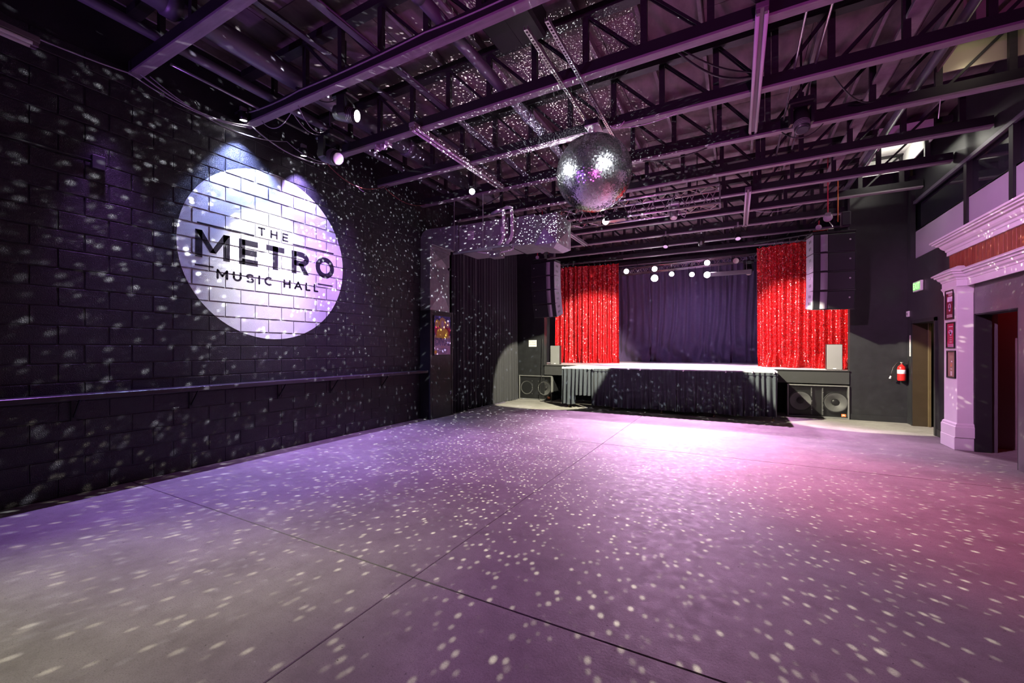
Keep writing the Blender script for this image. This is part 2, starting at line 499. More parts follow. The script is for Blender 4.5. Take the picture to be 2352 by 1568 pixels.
def mirror():
    m = bpy.data.materials.new('mirror_tile'); m.use_nodes = True
    bs = m.node_tree.nodes['Principled BSDF']
    bs.inputs['Base Color'].default_value = (0.80, 0.82, 0.84, 1)
    bs.inputs['Metallic'].default_value = 1.0
    bs.inputs['Roughness'].default_value = 0.20
    return m
M_MIRROR = mirror()
M_SEQGLINT = mat('sequin_disc', (1.0, 0.42, 0.38), 0.24, 1.0)

# ================================================================== SETTING
# ---- floor
XW = -6.32
fb = MB().box(-6.6, 9.0, -5.0, 18.0, -0.2, -0.012).build('floor', M_JOINT)
tag(fb, 'concrete floor slab base', None, kind='structure')
xs = [-6.6, -1.965, 9.0]
ys = [-5.0, -2.4, 2.21, 6.82, 11.4, 18.0]
for i in range(2):
    for j in range(5):
        g = 0.0028
        MB().bbox(xs[i] + g, xs[i + 1] - g, ys[j] + g, ys[j + 1] - g, -0.1, 0.0, 0.004).build('concrete_slab', M_CONC, fb)

# ---- left wall: painted concrete blocks
BL, BH, JW = 0.4096, 0.2032, 0.011
wl = MB().box(XW - 0.3, XW - 0.007, -5.0, 12.0, 0.0, 5.75).build('wall_left', M_MORTAR)
tag(wl, 'black painted concrete block wall', None, kind='structure')
MB().box(XW - 0.1, XW, -5.0, 0.365, 0, 5.75).build('wall_face', M_BLOCK, wl)
MB().box(XW - 0.1, XW, 7.75, 12.0, 0, 5.75).build('wall_face', M_BLOCK, wl)
def block_mesh(y0, y1, z0, z1):
    x = XW; c = 0.005
    m = MB()
    m.add([(x - .01, y0, z0), (x - .01, y1, z0), (x - .01, y1, z1), (x - .01, y0, z1),
           (x - c, y0, z0), (x - c, y1, z0), (x - c, y1, z1), (x - c, y0, z1),
           (x, y0 + c, z0 + c), (x, y1 - c, z0 + c), (x, y1 - c, z1 - c), (x, y0 + c, z1 - c)],
          [(8, 9, 10, 11), (4, 5, 9, 8), (5, 6, 10, 9), (6, 7, 11, 10), (7, 4, 8, 11),
           (0, 1, 5, 4), (1, 2, 6, 5), (2, 3, 7, 6), (3, 0, 4, 7)])
    return m
BLOCKS = []
for c in range(24):
    off = 1.39 if c % 2 == 1 else 1.39 + BL / 2
    k0 = math.floor((0.37 - off) / BL)
    for k in range(k0, k0 + 19):
        y0 = max(0.37, off + k * BL + JW / 2); y1 = min(7.74, off + (k + 1) * BL - JW / 2)
        if y1 - y0 < 0.03: continue
        BLOCKS.append((y0, y1, c * BH + JW / 2, (c + 1) * BH - JW / 2))
def bdist(b):
    return math.hypot((b[0] + b[1]) / 2 - 1.2, 6.3 if False else 0) * 0.9 + abs((b[2] + b[3]) / 2 - 2.2) * 0.8 + (5 if b[1] < 1.1 else 0)
BLOCKS.sort(key=bdist)
full_me = None
for i, b in enumerate(BLOCKS[:296]):
    if b[1] - b[0] > 0.39:
        if full_me is None:
            full_me = block_mesh(0, BL - JW, 0, BH - JW).mesh('concrete_block')
        # tiny unevenness from course to course
        obj('concrete_block', full_me, M_BLOCK, wl, (random.uniform(-0.0015, 0.001), b[0], b[2]))
    else:
        block_mesh(*b).build('concrete_block', M_BLOCK, wl)
mm = MB()
for b in BLOCKS[296:]:
    t = block_mesh(*b); mm.add(t.v, t.f)
tag(mm.build('concrete_blocks', M_BLOCK, wl), kind='stuff')

# ---- painted sign on the blocks
def clip_poly(poly, r):
    y0, y1, z0, z1 = r
    for ax, lim, sg in ((0, y0, 1), (0, y1, -1), (1, z0, 1), (1, z1, -1)):
        out = []
        for i in range(len(poly)):
            a = poly[i]; b = poly[(i + 1) % len(poly)]
            da = (a[ax] - lim) * sg; db = (b[ax] - lim) * sg
            if da >= 0: out.append(a)
            if (da >= 0) != (db >= 0):
                t = da / (da - db)
                out.append((a[0] + (b[0] - a[0]) * t, a[1] + (b[1] - a[1]) * t))
        poly = out
        if len(poly) < 3: return []
    return poly
SC = (3.936, 3.013); SR = 1.281
def paint(polys, lift, name, material, parent, back=True):
    m = MB()
    for p in polys:
        ylo = min(a[0] for a in p); yhi = max(a[0] for a in p); zlo = min(a[1] for a in p); zhi = max(a[1] for a in p)
        for b in BLOCKS:
            c = 0.004
            if b[1] < ylo or b[0] > yhi or b[3] < zlo or b[2] > zhi: continue
            q = clip_poly(p, (b[0] + c, b[1] - c, b[2] + c, b[3] - c))
            if q: m.add([(XW + lift, y, z) for y, z in q], [tuple(range(len(q)))])
        if back:
            m.add([(XW - 0.0065 + lift * 0.3, y, z) for y, z in p], [tuple(range(len(p)))])
    return m.build(name, material, parent)
sign = thing('painted_wall_sign', 'large round white painted sign with black lettering on the block wall', 'sign', (0, 0, 0))
disc = [(SC[0] + SR * math.cos(2 * math.pi * k / 120), SC[1] + SR * math.sin(2 * math.pi * k / 120)) for k in range(120)]
paint([disc], 0.0016, 'white_disc', M_WHITEPAINT, sign)
def seg(p, q, w, cap=False):
    p = Vector(p); q = Vector(q); d = (q - p).normalized(); n = Vector((-d.y, d.x)) * w / 2
    out = [[tuple(p + n), tuple(p - n), tuple(q - n), tuple(q + n)]]
    if cap:
        for c in (p, q):
            out.append([(c.x + w / 2 * math.cos(2 * math.pi * k / 12), c.y + w / 2 * math.sin(2 * math.pi * k / 12)) for k in range(12)])
    return out
def arc(c, rx, ry, a0, a1, w, n=14):
    out = []
    for k in range(n):
        t0 = R(a0 + (a1 - a0) * k / n); t1 = R(a0 + (a1 - a0) * (k + 1) / n)
        out.append([(c[0] + (rx + s * w / 2) * math.cos(t), c[1] + (ry + s * w / 2) * math.sin(t)) for t, s in ((t0, 1), (t0, -1), (t1, -1), (t1, 1))])
    return out
def glyph(ch, x, z, wd, h, w, cap):
    """strokes of a capital letter in a box; x is the left edge"""
    e = w / 2
    if not cap:
        L, Rr, B, T = x + e, x + wd - e, z, z + h
    else:
        L, Rr, B, T = x + e, x + wd - e, z + e, z + h - e
    mid = (L + Rr) / 2; mz = z + h / 2
    S = lambda a, b: seg(a, b, w, cap)
    E = e if not cap else 0
    if ch == 'T': return S((L - E, T - E), (Rr + E, T - E)) + S((mid, B), (mid, T))
    if ch == 'H': return S((L, B), (L, T)) + S((Rr, B), (Rr, T)) + S((L, mz), (Rr, mz))
    if ch == 'E': return S((L, B), (L, T)) + S((L, T - E), (Rr + E, T - E)) + S((L, mz), (Rr - wd * .06 + E, mz)) + S((L, B + E), (Rr + E, B + E))
    if ch == 'L': return S((L, B), (L, T)) + S((L, B + E), (Rr + E, B + E))
    if ch == 'I': return S((mid, B), (mid, T))
    if ch == 'A': return S((L, B), (mid, T)) + S((Rr, B), (mid, T)) + S((L + (mid - L) * .35, B + (T - B) * .33), (Rr - (mid - L) * .35, B + (T - B) * .33))
    if ch == 'M':
        if cap: return S((L, B), (L, T)) + S((Rr, B), (Rr, T)) + S((L, T), (mid, B + (T - B) * .3)) + S((Rr, T), (mid, B + (T - B) * .3))
        vz = B + h * 0.22
        return S((L, B), (L, T)) + S((Rr, B), (Rr, T)) + [[(L - e, T), (L + e * .9, T), (mid + e * .9, vz), (mid - e * .9, vz)], [(Rr + e, T), (Rr - e * .9, T), (mid - e * .9, vz), (mid + e * .9, vz)]]
    if ch == 'U': return S((L, B + (Rr - L) / 2), (L, T)) + S((Rr, B + (Rr - L) / 2), (Rr, T)) + arc((mid, B + (Rr - L) / 2), (Rr - L) / 2, (Rr - L) / 2, 180, 360, w)
    if ch == 'C': return arc((mid + wd * .05, mz), (Rr - L) / 2 + wd * .04, (T - B) / 2, 50, 310, w, 20)
    if ch == 'S':
        r = (T - B) / 4
        return arc((mid, T - r), (Rr - L) / 2, r, 20, 250, w) + arc((mid, B + r), (Rr - L) / 2, r, 70, -160, w)
    if ch == 'O': return arc((mid, mz), wd / 2 - e, h / 2 - e, 0, 360, w, 32)
    if ch == 'R':
        bt = z + h * 0.36
        return (S((L, B), (L, T)) + S((L, T - E), (mid, T - E)) + S((L, bt + E), (mid, bt + E)) +
                arc((mid, (T - E + bt + E) / 2), Rr - mid, (T - 2 * E - bt) / 2, -90, 90, w) +
                [[(mid - e, bt + e), (mid + e * 1.1, bt + e), (x + wd, B), (x + wd - w * 1.15, B)]])
    return []
def word(txt, x0, x1, z, h, w, cap, widths):
    tot = sum(widths[c] for c in txt); gap = ((x1 - x0) - tot) / (len(txt) - 1)
    x = x0
    for c in txt:
        if c != ' ':
            paint(glyph(c, x, z, widths[c], h, w, cap), 0.003, 'letter', M_INK, sign, True)
        x += widths[c] + gap
word('METRO', 2.864, 5.03, 2.812, 0.366, 0.085, False, {'M': .43, 'E': .27, 'T': .29, 'R': .31, 'O': .37})
word('THE', 3.686, 4.169, 3.288, 0.13, 0.026, True, {'T': .115, 'H': .115, 'E': .1})
word('MUSIC HALL', 3.122, 4.714, 2.552, 0.135, 0.028, True, {'M': .15, 'U': .12, 'S': .115, 'I': .03, 'C': .13, ' ': .05, 'H': .12, 'A': .14, 'L': .09})
for y0, y1, z in ((2.885, 3.641, 3.268), (4.243, 5.021, 3.276), (2.859, 3.084, 2.703), (4.705, 5.003, 2.697)):
    paint([[(y0, z - .011), (y1, z - .011), (y1, z + .011), (y0, z + .011)]], 0.003, 'rule_line', M_INK, sign, True)

# ---- bar shelf along the left wall
sh = thing('wall_shelf', 'long black drink shelf on brackets along the block wall', 'shelf', (0, 0, 0))
MB().bbox(XW + 0.001, XW + 0.25, -4.5, 7.3, 1.065, 1.095, 0.005).build('shelf_board', mat('shelf_black', (0.05, 0.045, 0.055), 0.28), sh)
MB().bbox(XW + 0.235, XW + 0.262, -4.5, 7.3, 1.045, 1.1, 0.006).build('front_edge', MATS['shelf_black'], sh)
for y in (0.65, 1.713, 2.815, 4.012, 4.969, 6.163):
    m = MB().box(XW + .001, XW + .012, y - .02, y + .02, .80, 1.065).box(XW + .001, XW + .23, y - .02, y + .02, 1.052, 1.065)
    m.beam((XW + .012, y, .84), (XW + .20, y, 1.055), .012, .02)
    m.build('bracket', M_STEELBLK, sh)
oc = thing('electrical_conduit', 'thin black conduit ending in an outlet box on the block wall', 'conduit', (XW, 1.9, 3.67))
MB().tube([(0.02, -3, 0), (0.02, -.05, 0)], .011).build('conduit_tube', M_STEELBLK, oc, True)
MB().bbox(0.001, .05, -.05, .06, -.08, .07, .004).build('outlet_box', M_STEELBLK, oc)

# ---- ceiling deck, sheets and purlins
ce = MB().box(-6.6, 7.2, -5.0, 18.0, 5.74, 5.9).build('ceiling', M_DARK)
tag(ce, 'dark plywood roof deck', None, kind='structure')
sheet = MB().box(.004, 1.216, .004, 2.436, 0, .02).mesh('plywood_sheet')
for i in range(11):
    for j in range(9):
        obj('plywood_sheet', sheet, M_PLY, ce, (-6.45 + i * 1.22, -3.6 + j * 2.44 - (0.6 if i % 2 else 0), 5.715))
for i in range(15):
    x = -6.32 + i * 0.66
    MB().box(x - .022, x + .022, -4.5, 17.9, 5.60, 5.712).build('purlin', M_PURLIN, ce)

# ---- proscenium and stage walls
wf = MB().box(-6.35, -5.22, 11.8, 12.0, 0, 5.74).build('wall_stage_left', M_BLACKWALL); tag(wf, kind='structure')
wf = MB().box(2.25, 3.26, 11.8, 12.0, 0, 5.74).build('wall_stage_right', M_BLACKWALL); tag(wf, kind='structure')
tag(MB().box(-6.35, -6.1, 12.0, 17.9, 0, 5.74).build('wall_backstage_left', M_BLACKWALL), kind='structure')
tag(MB().box(2.55, 2.7, 12.0, 17.9, 0, 5.74).build('wall_backstage_right', M_BLACKWALL), kind='structure')
tag(MB().box(-6.6, 9.0, 17.6, 17.8, 0, 5.74).build('wall_back', M_BLACKWALL), kind='structure')
tag(MB().box(-6.6, 9.0, -5.2, -5.0, 0, 5.74).build('wall_rear', M_BLACKWALL), kind='structure')
bb = MB().box(2.26, 3.24, 11.78, 11.8, 0, .11).box(2.26, 3.24, 11.785, 11.8, .11, .13).build('baseboard_stage', M_BLACKWALL); tag(bb, kind='structure')

# ---- right wall with doorway
m = MB().box(3.22, 3.50, 11.45, 11.8, 0, 3.42).box(3.22, 3.50, 9.5, 10.36, 0, 3.42).box(3.22, 3.50, 10.36, 11.45, 2.12, 3.42)
wr = m.build('wall_right', M_BLACKWALL); tag(wr, 'black wall with a doorway beside the stage', kind='structure')
tag(MB().box(3.205, 3.22, 9.5, 10.36, 0, .13).box(3.205, 3.22, 11.47, 11.78, 0, .13).build('baseboard_right', M_BLACKWALL), kind='structure')
dr = thing('door_1', None, None); dr['kind'] = 'structure'; dr['label'] = 'doorway with brown jamb beside the stage'
m = MB().box(3.20, 3.43, 11.43, 11.452, 0, 2.12); m.build('door_jamb', M_GOLDWALL, dr)
MB().bbox(3.43, 3.475, 11.40, 11.452, 0, 2.12, .004).build('door_stop', M_BRASSPAINT, dr)
MB().box(3.20, 3.54, 10.362, 10.38, 0, 2.12).build('door_jamb', M_STEELBLK, dr)
MB().box(3.20, 3.54, 10.36, 11.45, 2.1, 2.12).build('door_head', M_STEELBLK, dr)
MB().box(3.19, 3.22, 11.44, 11.5, 0, 2.16).box(3.19, 3.22, 10.3, 10.37, 0, 2.16).box(3.19, 3.22, 10.3, 11.5, 2.1, 2.17).build('door_casing', M_STEELBLK, dr)
dl = MB().bbox(3.60, 4.45, 11.52, 11.565, .01, 2.1, .004).build('door_leaf', M_GOLDWALL, dr)
MB().lathe([(.025, 0), (.025, .03), (.012, .03), (.012, .05), (.03, .05), (.03, .075)], (4.36, 11.52, 1.0), (0, -1, 0), 12).build('door_knob', M_BRASS, dl)
tag(MB().box(5.2, 5.3, 9.6, 13, 0, 3.4).build('wall_corridor', M_CORRIDOR), kind='structure')
tag(MB().box(3.4, 5.3, 12.0, 12.1, 0, 3.4).build('wall_corridor_end', M_CORRIDOR), kind='structure')
point((4.1, 10.9, 2.7), 12, (1.0, 0.72, 0.30), .05)

# ---- facade: grey wall with opening, frieze, cornices
m = MB().box(3.24, 3.5, 9.05, 9.5, 0, 3.45).box(3.24, 3.5, 7.9, 9.05, 2.12, 3.45).box(3.24, 3.5, -5.0, 7.9, 0, 3.45)
tag(m.build('wall_facade', M_GREYWALL), 'grey wall with a tall opening under white cornices', kind='structure')
MBX = MB().box(3.238, 3.42, 9.0, 9.049, 0, 2.12).box(3.242, 3.42, 7.92, 9.0, 2.10, 2.119).box(3.242, 3.42, 7.901, 7.92, 0, 2.119)
od = MBX.build('door_2', M_DARK); tag(od, 'dark lining of the opening to the red lit room', kind='structure')
tag(MB().box(5.6, 5.7, 5.5, 9.6, 0, 3.4).box(3.5, 5.7, 9.45, 9.58, 0, 3.4).box(3.5, 5.7, 5.4, 5.5, 0, 3.4).box(3.5, 5.7, 5.4, 9.6, 3.3, 3.4)
    .build('wall_red_room', M_REDROOM), kind='structure')

def sweep(path, prof, closed_ends=True):
    """sweep profile (out, z) along 2-D path; out is to the left of travel"""
    m = MB(); n = len(path); k = len(prof); P2 = [Vector(p) for p in path]
    for i, p in enumerate(P2):
        ns = []
        if i > 0: d = (p - P2[i - 1]).normalized(); ns.append(Vector((-d.y, d.x)))
        if i < n - 1: d = (P2[i + 1] - p).normalized(); ns.append(Vector((-d.y, d.x)))
        nn = sum(ns, Vector((0, 0)))
        nn = nn / max(nn.dot(ns[0]), 0.2)
        for o, z in prof:
            q = p + nn * o
            m.v.append((q.x, q.y, z))
    for i in range(n - 1):
        for j in range(k):
            a = i * k + j; b = i * k + (j + 1) % k
            m.f.append((a, b, b + k, a + k))
    m.f.append(tuple(range(k))); m.f.append(tuple((n - 1) * k + j for j in range(k))[::-1])
    return m
# upper cornice (path runs towards the stage, then returns to the wall)
up = [(0.0, 3.12), (0.022, 3.12), (0.022, 3.18), (0.035, 3.19), (0.04, 3.22), (0.06, 3.235), (0.08, 3.26), (0.095, 3.295), (0.125, 3.305), (0.135, 3.325),
      (0.165, 3.335), (0.165, 3.355), (0.188, 3.362), (0.188, 3.39), (0.0, 3.39)]
tag(sweep([(3.12, -3.5), (3.12, 9.53), (3.215, 9.53)], up).build('trim_1', M_WHITETRIM), 'upper white crown cornice above the plank frieze', kind='structure')
lo = [(0.0, 2.56), (0.02, 2.56), (0.02, 2.66), (0.03, 2.665), (0.035, 2.69), (0.06, 2.71), (0.075, 2.745), (0.095, 2.75), (0.10, 2.775), (0.125, 2.782), (0.125, 2.80), (0.0, 2.88)]
tag(sweep([(3.17, -3.5), (3.17, 9.02), (3.05, 9.02), (3.05, 9.50), (3.23, 9.50)], lo).build('trim_2', M_WHITETRIM), 'lower white cornice breaking forward over the pilaster', kind='structure')
fr = MB().box(3.135, 3.239, -3.5, 9.53, 2.8, 3.2).build('trim_3', M_DARK); tag(fr, 'red brown plank frieze between the cornices', kind='structure')
y = 9.528
while y > 3.0:
    wdt = random.uniform(.085, .13)
    MB().bbox(3.12 + random.uniform(0, .003), 3.14, y - wdt + .004, y - .002, 2.84, 3.14, .003).build('frieze_plank', M_WOODPLANK, fr)
    y -= wdt
MB().box(3.122, 3.14, -3.5, y, 2.84, 3.14).build('frieze_panel', M_WOODPLANK, fr)
# pilaster
pl = thing('pilaster', 'white pilaster carrying three framed posters under the cornice', 'pilaster', (3.05, 9.27, 0))
MB().bbox(0, .188, -.23, .23, 0.4, 2.6, .004).build('shaft', M_WHITETRIM, pl)
MB().bbox(-.035, .188, -.245, .265, 0, .20, .005).build('plinth', M_WHITETRIM, pl)
sweepm = sweep([(0.188, -.23), (0, -.23), (0, .23), (.188, .23)], [(0, .2), (.03, .2), (.03, .36), (.022, .37), (.018, .40), (.008, .41), (0, .42)])
sweepm.build('base_moulding', M_WHITETRIM, pl)
sweep([(0.188, -.23), (0, -.23), (0, .23), (.188, .23)], [(0, 2.45), (.006, 2.47), (.012, 2.52), (.03, 2.56), (.03, 2.575), (0, 2.58)]).build('capital_moulding', M_WHITETRIM, pl)

# ---- mezzanine: pale half wall, dark glass, posts
tag(MB().box(3.3, 3.42, -4.0, 11.78, 3.44, 4.04).build('wall_mezzanine', M_PALEWALL), 'pale half wall of the mezzanine above the facade', kind='structure')
tag(MB().box(3.3, 3.42, -4.0, 11.78, 4.62, 5.74).build('wall_upper_right', M_BLACKWALL), kind='structure')
tag(MB().box(3.26, 3.30, -4.0, 11.78, 4.60, 4.66).build('trim_4', M_PIPE), 'thin rail over the mezzanine windows', kind='structure')
ws = [11.78, 9.42, 8.14, 6.5, 4.5, 1.0]
for i in range(5):
    wn = thing('window_%d' % (i + 1), None, None); wn['kind'] = 'structure'; wn['label'] = 'dark mezzanine window pane'
    MB().box(3.34, 3.355, ws[i + 1] + .05, ws[i] - .05, 4.04, 4.62).build('pane', M_GLASS, wn)
    MB().box(3.27, 3.36, ws[i + 1] - .05, ws[i + 1] + .05, 3.44, 4.64).build('post', M_STEELBLK, wn)
    MB().box(3.30, 3.36, ws[i + 1] + .05, ws[i] - .05, 4.02, 4.05).build('sill', M_STEELBLK, wn)
tag(MB().box(3.22, 3.30, 11.62, 11.80, 3.42, 5.2).build('trim_5', M_BLACKWALL), 'black corner post where the mezzanine meets the stage wall', kind='structure')


# ================================================================== ROOF TRUSSES
ORD = ['first', 'second', 'third', 'fourth', 'fifth', 'sixth', 'seventh', 'eighth', 'ninth', 'tenth', 'eleventh', 'twelfth']
posts = [-0.23 - 0.672 * k for k in range(9)][::-1] + [0.345, 0.425] + [0.985 + .66 * k for k in range(4)]
CZ = 4.80
tr = thing('roof_truss', 'x', 'truss', (0, 0, 0), group='timber roof trusses')
MB().bbox(-6.28, 3.28, -.056, .056, CZ, CZ + .03, .003).build('nailer_board', M_NAILER, tr)
MB().box(-6.28, 3.28, -.055, -.027, CZ + .031, CZ + .155).box(-6.28, 3.28, .027, .055, CZ + .031, CZ + .155).build('bottom_chord', M_STEELBLK, tr)
MB().box(-6.30, 3.28, -.065, .065, 5.50, 5.595).build('top_chord', M_TIMBER, tr)
for x in posts:
    MB().box(x - .035, x + .035, -.026, .026, CZ + .04, 5.5).build('post', M_TIMBER, tr)
    pp = MB().box(x - .07, x + .07, -.068, -.0655, CZ + .03, CZ + .14)
for i in range(len(posts) - 1):
    a, b = posts[i], posts[i + 1]
    if b - a < .2: continue
    m = MB()
    hi, lo_ = (a, b) if b < 0.4 else (b, a)
    for dy in (-.03, .03):
        m.beam((hi + (.04 if hi == a else -.04), dy, 5.5), (lo_ - (.04 if hi == a else -.04), dy, CZ + .1), .012, .03)
    m.build('diagonal', M_STEELBLK, tr)
for i in range(12):
    o = tr if i == 0 else copy_tree(tr)
    o.location = (0, 2.215 + 1.283 * i, 0)
    o['label'] = '%s dark timber roof truss counting from the camera towards the stage' % ORD[i]
for i in range(3):
    pass

# ================================================================== PIPES AND CONDUITS UNDER THE ROOF
def pipe(name, label, cat, pts, r, mt, n=14, group=None, couplings=()):
    base = Vector(pts[0])
    t = thing(name, label, cat, base, group=group)
    MB().tube([Vector(p) - base for p in pts], r, n).build('pipe_run', mt, t, True)
    for c in couplings:
        c = Vector(c) - base
        MB().tube([c - Vector((0, .06, 0)), c + Vector((0, .06, 0))], r * 1.18, n).build('coupling', mt, t, True)
    return t
pipe('round_duct', 'large round dark duct running under the deck near the block wall', 'duct', [(-5.12, -3, 5.14), (-5.12, 8.4, 5.14)], .13, M_PIPE, 20, couplings=[(-5.12, 2.1, 5.14), (-5.12, 5.6, 5.14)])
pipe('round_duct', 'slim dark pipe between the round duct and the block wall', 'pipe', [(-5.62, -3, 5.02), (-5.62, 9.6, 5.02)], .055, M_PIPE, 14)
pipe('roof_pipe', 'dark roof pipe passing left of the mirror ball', 'pipe', [(-2.72, -3, 5.02), (-2.72, 11.4, 5.02)], .068, M_PIPE, 16, couplings=[(-2.72, 3.1, 5.02), (-2.72, 5.55, 5.02)])
pipe('roof_pipe', 'purple lit roof pipe along the mezzanine side', 'pipe', [(2.10, -3, 5.04), (2.10, 11.4, 5.04)], .05, M_PIPE, 14)
t = thing('roof_beam', 'flat timber beam next to the roof pipe on the mezzanine side', 'beam', (1.72, 0, 5.20))
MB().bbox(-.085, .085, -3, 11.4, -.02, .03, .004).build('beam_board', M_PURLIN, t)
t = thing('steel_bridging', 'dark steel angle bridging the trusses left of the roof pipe', 'beam', (-3.62, 0, 4.957))
MB().box(-.04, .04, 1.0, 11.3, 0, .012).box(-.04, -.028, 1.0, 11.3, .012, .09).build('steel_angle', M_BRIDGE, t)
MB().tube([(.03, 1.0, .03), (.03, 11.3, .03)], .014, 8).build('clipped_conduit', M_PIPE, t, True)
t = thing('steel_bridging', 'second dark steel angle bridging the trusses near the left tube light', 'beam', (-4.62, 0, 5.36))
MB().box(-.04, .04, 1.0, 11.3, 0, .012).box(-.04, -.028, 1.0, 11.3, .012, .09).build('steel_angle', M_BRIDGE, t)
pipe('thin_conduit', 'left of two thin silver conduits right of the long tube light', 'conduit', [(.62, 2, 4.95), (.62, 9.3, 4.95)], .013, M_ALU, 8, 'thin conduits')
pipe('thin_conduit', 'right of two thin silver conduits right of the long tube light', 'conduit', [(.83, 2, 4.95), (.83, 8.4, 4.95)], .013, M_ALU, 8, 'thin conduits')
pipe('thin_conduit', 'thin bright conduit with a coupling beside the slim wall pipe', 'conduit', [(-5.86, 2.4, 4.93), (-5.86, 4.2, 4.93)], .017, M_ALU, 8)

# ================================================================== FLUORESCENT FIXTURES
def fluor(label, x, y0, y1, z, roll=0):
    L = (y1 - y0)
    t = thing('tube_light', label, 'light fixture', (x, (y0 + y1) / 2, z), group='unlit tube lights')
    MB().bbox(-.055, .055, -L / 2, L / 2, .035, .095, .006).build('housing', M_FIXT, t)
    for s in (-1, 1):
        tb = MB().tube([(s * .038, -L / 2 + .05, .013), (s * .038, L / 2 - .05, .013)], .019, 10).build('tube', M_FLUOR, t, True)
        for e in (-1, 1):
            MB().box(s * .032 - .014, s * .032 + .014, e * (L / 2 - .03) - .02, e * (L / 2 - .03) + .02, -.004, .036).build('lamp_holder', M_FIXT, tb)
    return t
fluor('long twin tube light hanging left of the mirror ball', -4.11, 4.58, 7.22, 4.75)
fluor('long twin tube light right of the mirror ball', 0.22, 4.55, 7.1, 4.75)
fluor('twin tube light in front of the stage near the aluminium truss', 0.22, 9.62, 12.3, 4.75)
fluor('twin tube light partly behind the silver air plenum', -4.08, 9.7, 12.4, 4.75)
t = fluor('tube light cut by the left edge over the block wall', -5.98, -1.2, 1.38, 4.50)
MB().tube([(0, 1.0, .09), (0, 1.0, 1.0)], .006, 6).build('hanger', M_ALU, t)

# ================================================================== MIRROR BALL AND ITS RIG
bl = thing('mirror_ball', 'large mirror ball hanging over the dance floor', 'mirror ball', BALL)
MB().lathe([(.02, -BALL_R + .012)] + [((BALL_R - .012) * math.cos(R(a)), (BALL_R - .012) * math.sin(R(a))) for a in range(-80, 81, 8)] + [(.02, BALL_R - .012)], n=40).build('ball_core', M_DARK, bl, True)
m = MB(); rows = 92
rnd = random.Random(3)
for i in range(rows):
    a0 = -math.pi / 2 + math.pi * i / rows; a1 = a0 + math.pi / rows
    am = (a0 + a1) / 2
    n = max(6, int(2 * math.pi * math.cos(am) / (math.pi / rows)))
    off = rnd.random()
    for k in range(n):
        p0 = 2 * math.pi * (k + off) / n; p1 = p0 + 2 * math.pi / n
        pm = (p0 + p1) / 2
        c = Vector((math.cos(am) * math.cos(pm), math.cos(am) * math.sin(pm), math.sin(am)))
        e1 = Vector((-math.sin(pm), math.cos(pm), 0)); e2 = c.cross(e1)
        tl = Vector((rnd.gauss(0, .065), rnd.gauss(0, .065), rnd.gauss(0, .065)))
        nn = (c + tl).normalized()
        e1 = (e1 - nn * e1.dot(nn)).normalized(); e2 = nn.cross(e1)
        hw = math.pi / rows * BALL_R * .46
        q = c * BALL_R
        m.add([q - e1 * hw - e2 * hw, q + e1 * hw - e2 * hw, q + e1 * hw + e2 * hw, q - e1 * hw + e2 * hw], [(0, 1, 2, 3)])
me = bpy.data.meshes.new('mirror_tiles'); me.from_pydata(m.v, [], m.f); me.update()
tag(obj('mirror_tiles', me, M_MIRROR, bl), kind='stuff')
MB().lathe([(.05, BALL_R - .03), (.05, BALL_R + .01), (.02, BALL_R + .02), (.012, BALL_R + .05)], n=16).build('top_cap', M_CHROME, bl, True)
for k in range(3):
    MB().ring((0, 0, BALL_R + .055 + k * .022), (1, 0, 0) if k % 2 else (0, 1, 0), .011, .0035, 10, 5).build('chain_link', M_CHROME, bl)
mt_ = thing('ball_motor_box', 'small pale motor box holding the mirror ball', 'motor', (BALL.x, BALL.y, 4.70))
MB().bbox(-.10, .10, -.13, .13, 0, .012, .003).build('base_plate', mat('pale_plate', (.55, .5, .58), .4), mt_)
MB().bbox(-.10, .10, -.13, .13, .012, .09, .004).build('body', M_PLASTIC, mt_)
MB().lathe([(.012, -.03), (.012, 0)], n=10).build('shaft', M_CHROME, mt_)
for x, lab in ((-1.865, 'left perforated steel strut above the mirror ball'), (-1.635, 'right perforated steel strut above the mirror ball')):
    t = thing('perforated_strut', lab, 'strut', (x, 5.0, 4.795), group='struts above the mirror ball')
    m = MB()
    L0, L1, wd = -1.25, 1.35, .041
    m.box(-wd / 2, -.010, L0, L1, -.004, 0).box(.010, wd / 2, L0, L1, -.004, 0)
    yy = L0
    while yy < L1:
        m.box(-.0102, .0102, yy, yy + .022, -.004, 0); yy += .048
    m.build('perforated_web', M_ALU, t)
    MB().box(-wd / 2, -wd / 2 + .003, L0, L1, 0, .04).box(wd / 2 - .003, wd / 2, L0, L1, 0, .04).build('flange', M_ALU, t)
t = thing('ceiling_speaker_panel', 'black square panel hung under the roof above the mirror ball', 'panel', (-2.18, 4.06, 5.10))
MB().bbox(-.30, .30, -.28, .28, 0, .3, .03).build('body', M_PLASTIC, t)
MB().box(-.002, .002, -.27, .27, -.003, 0).build('seam', M_DARK, t)

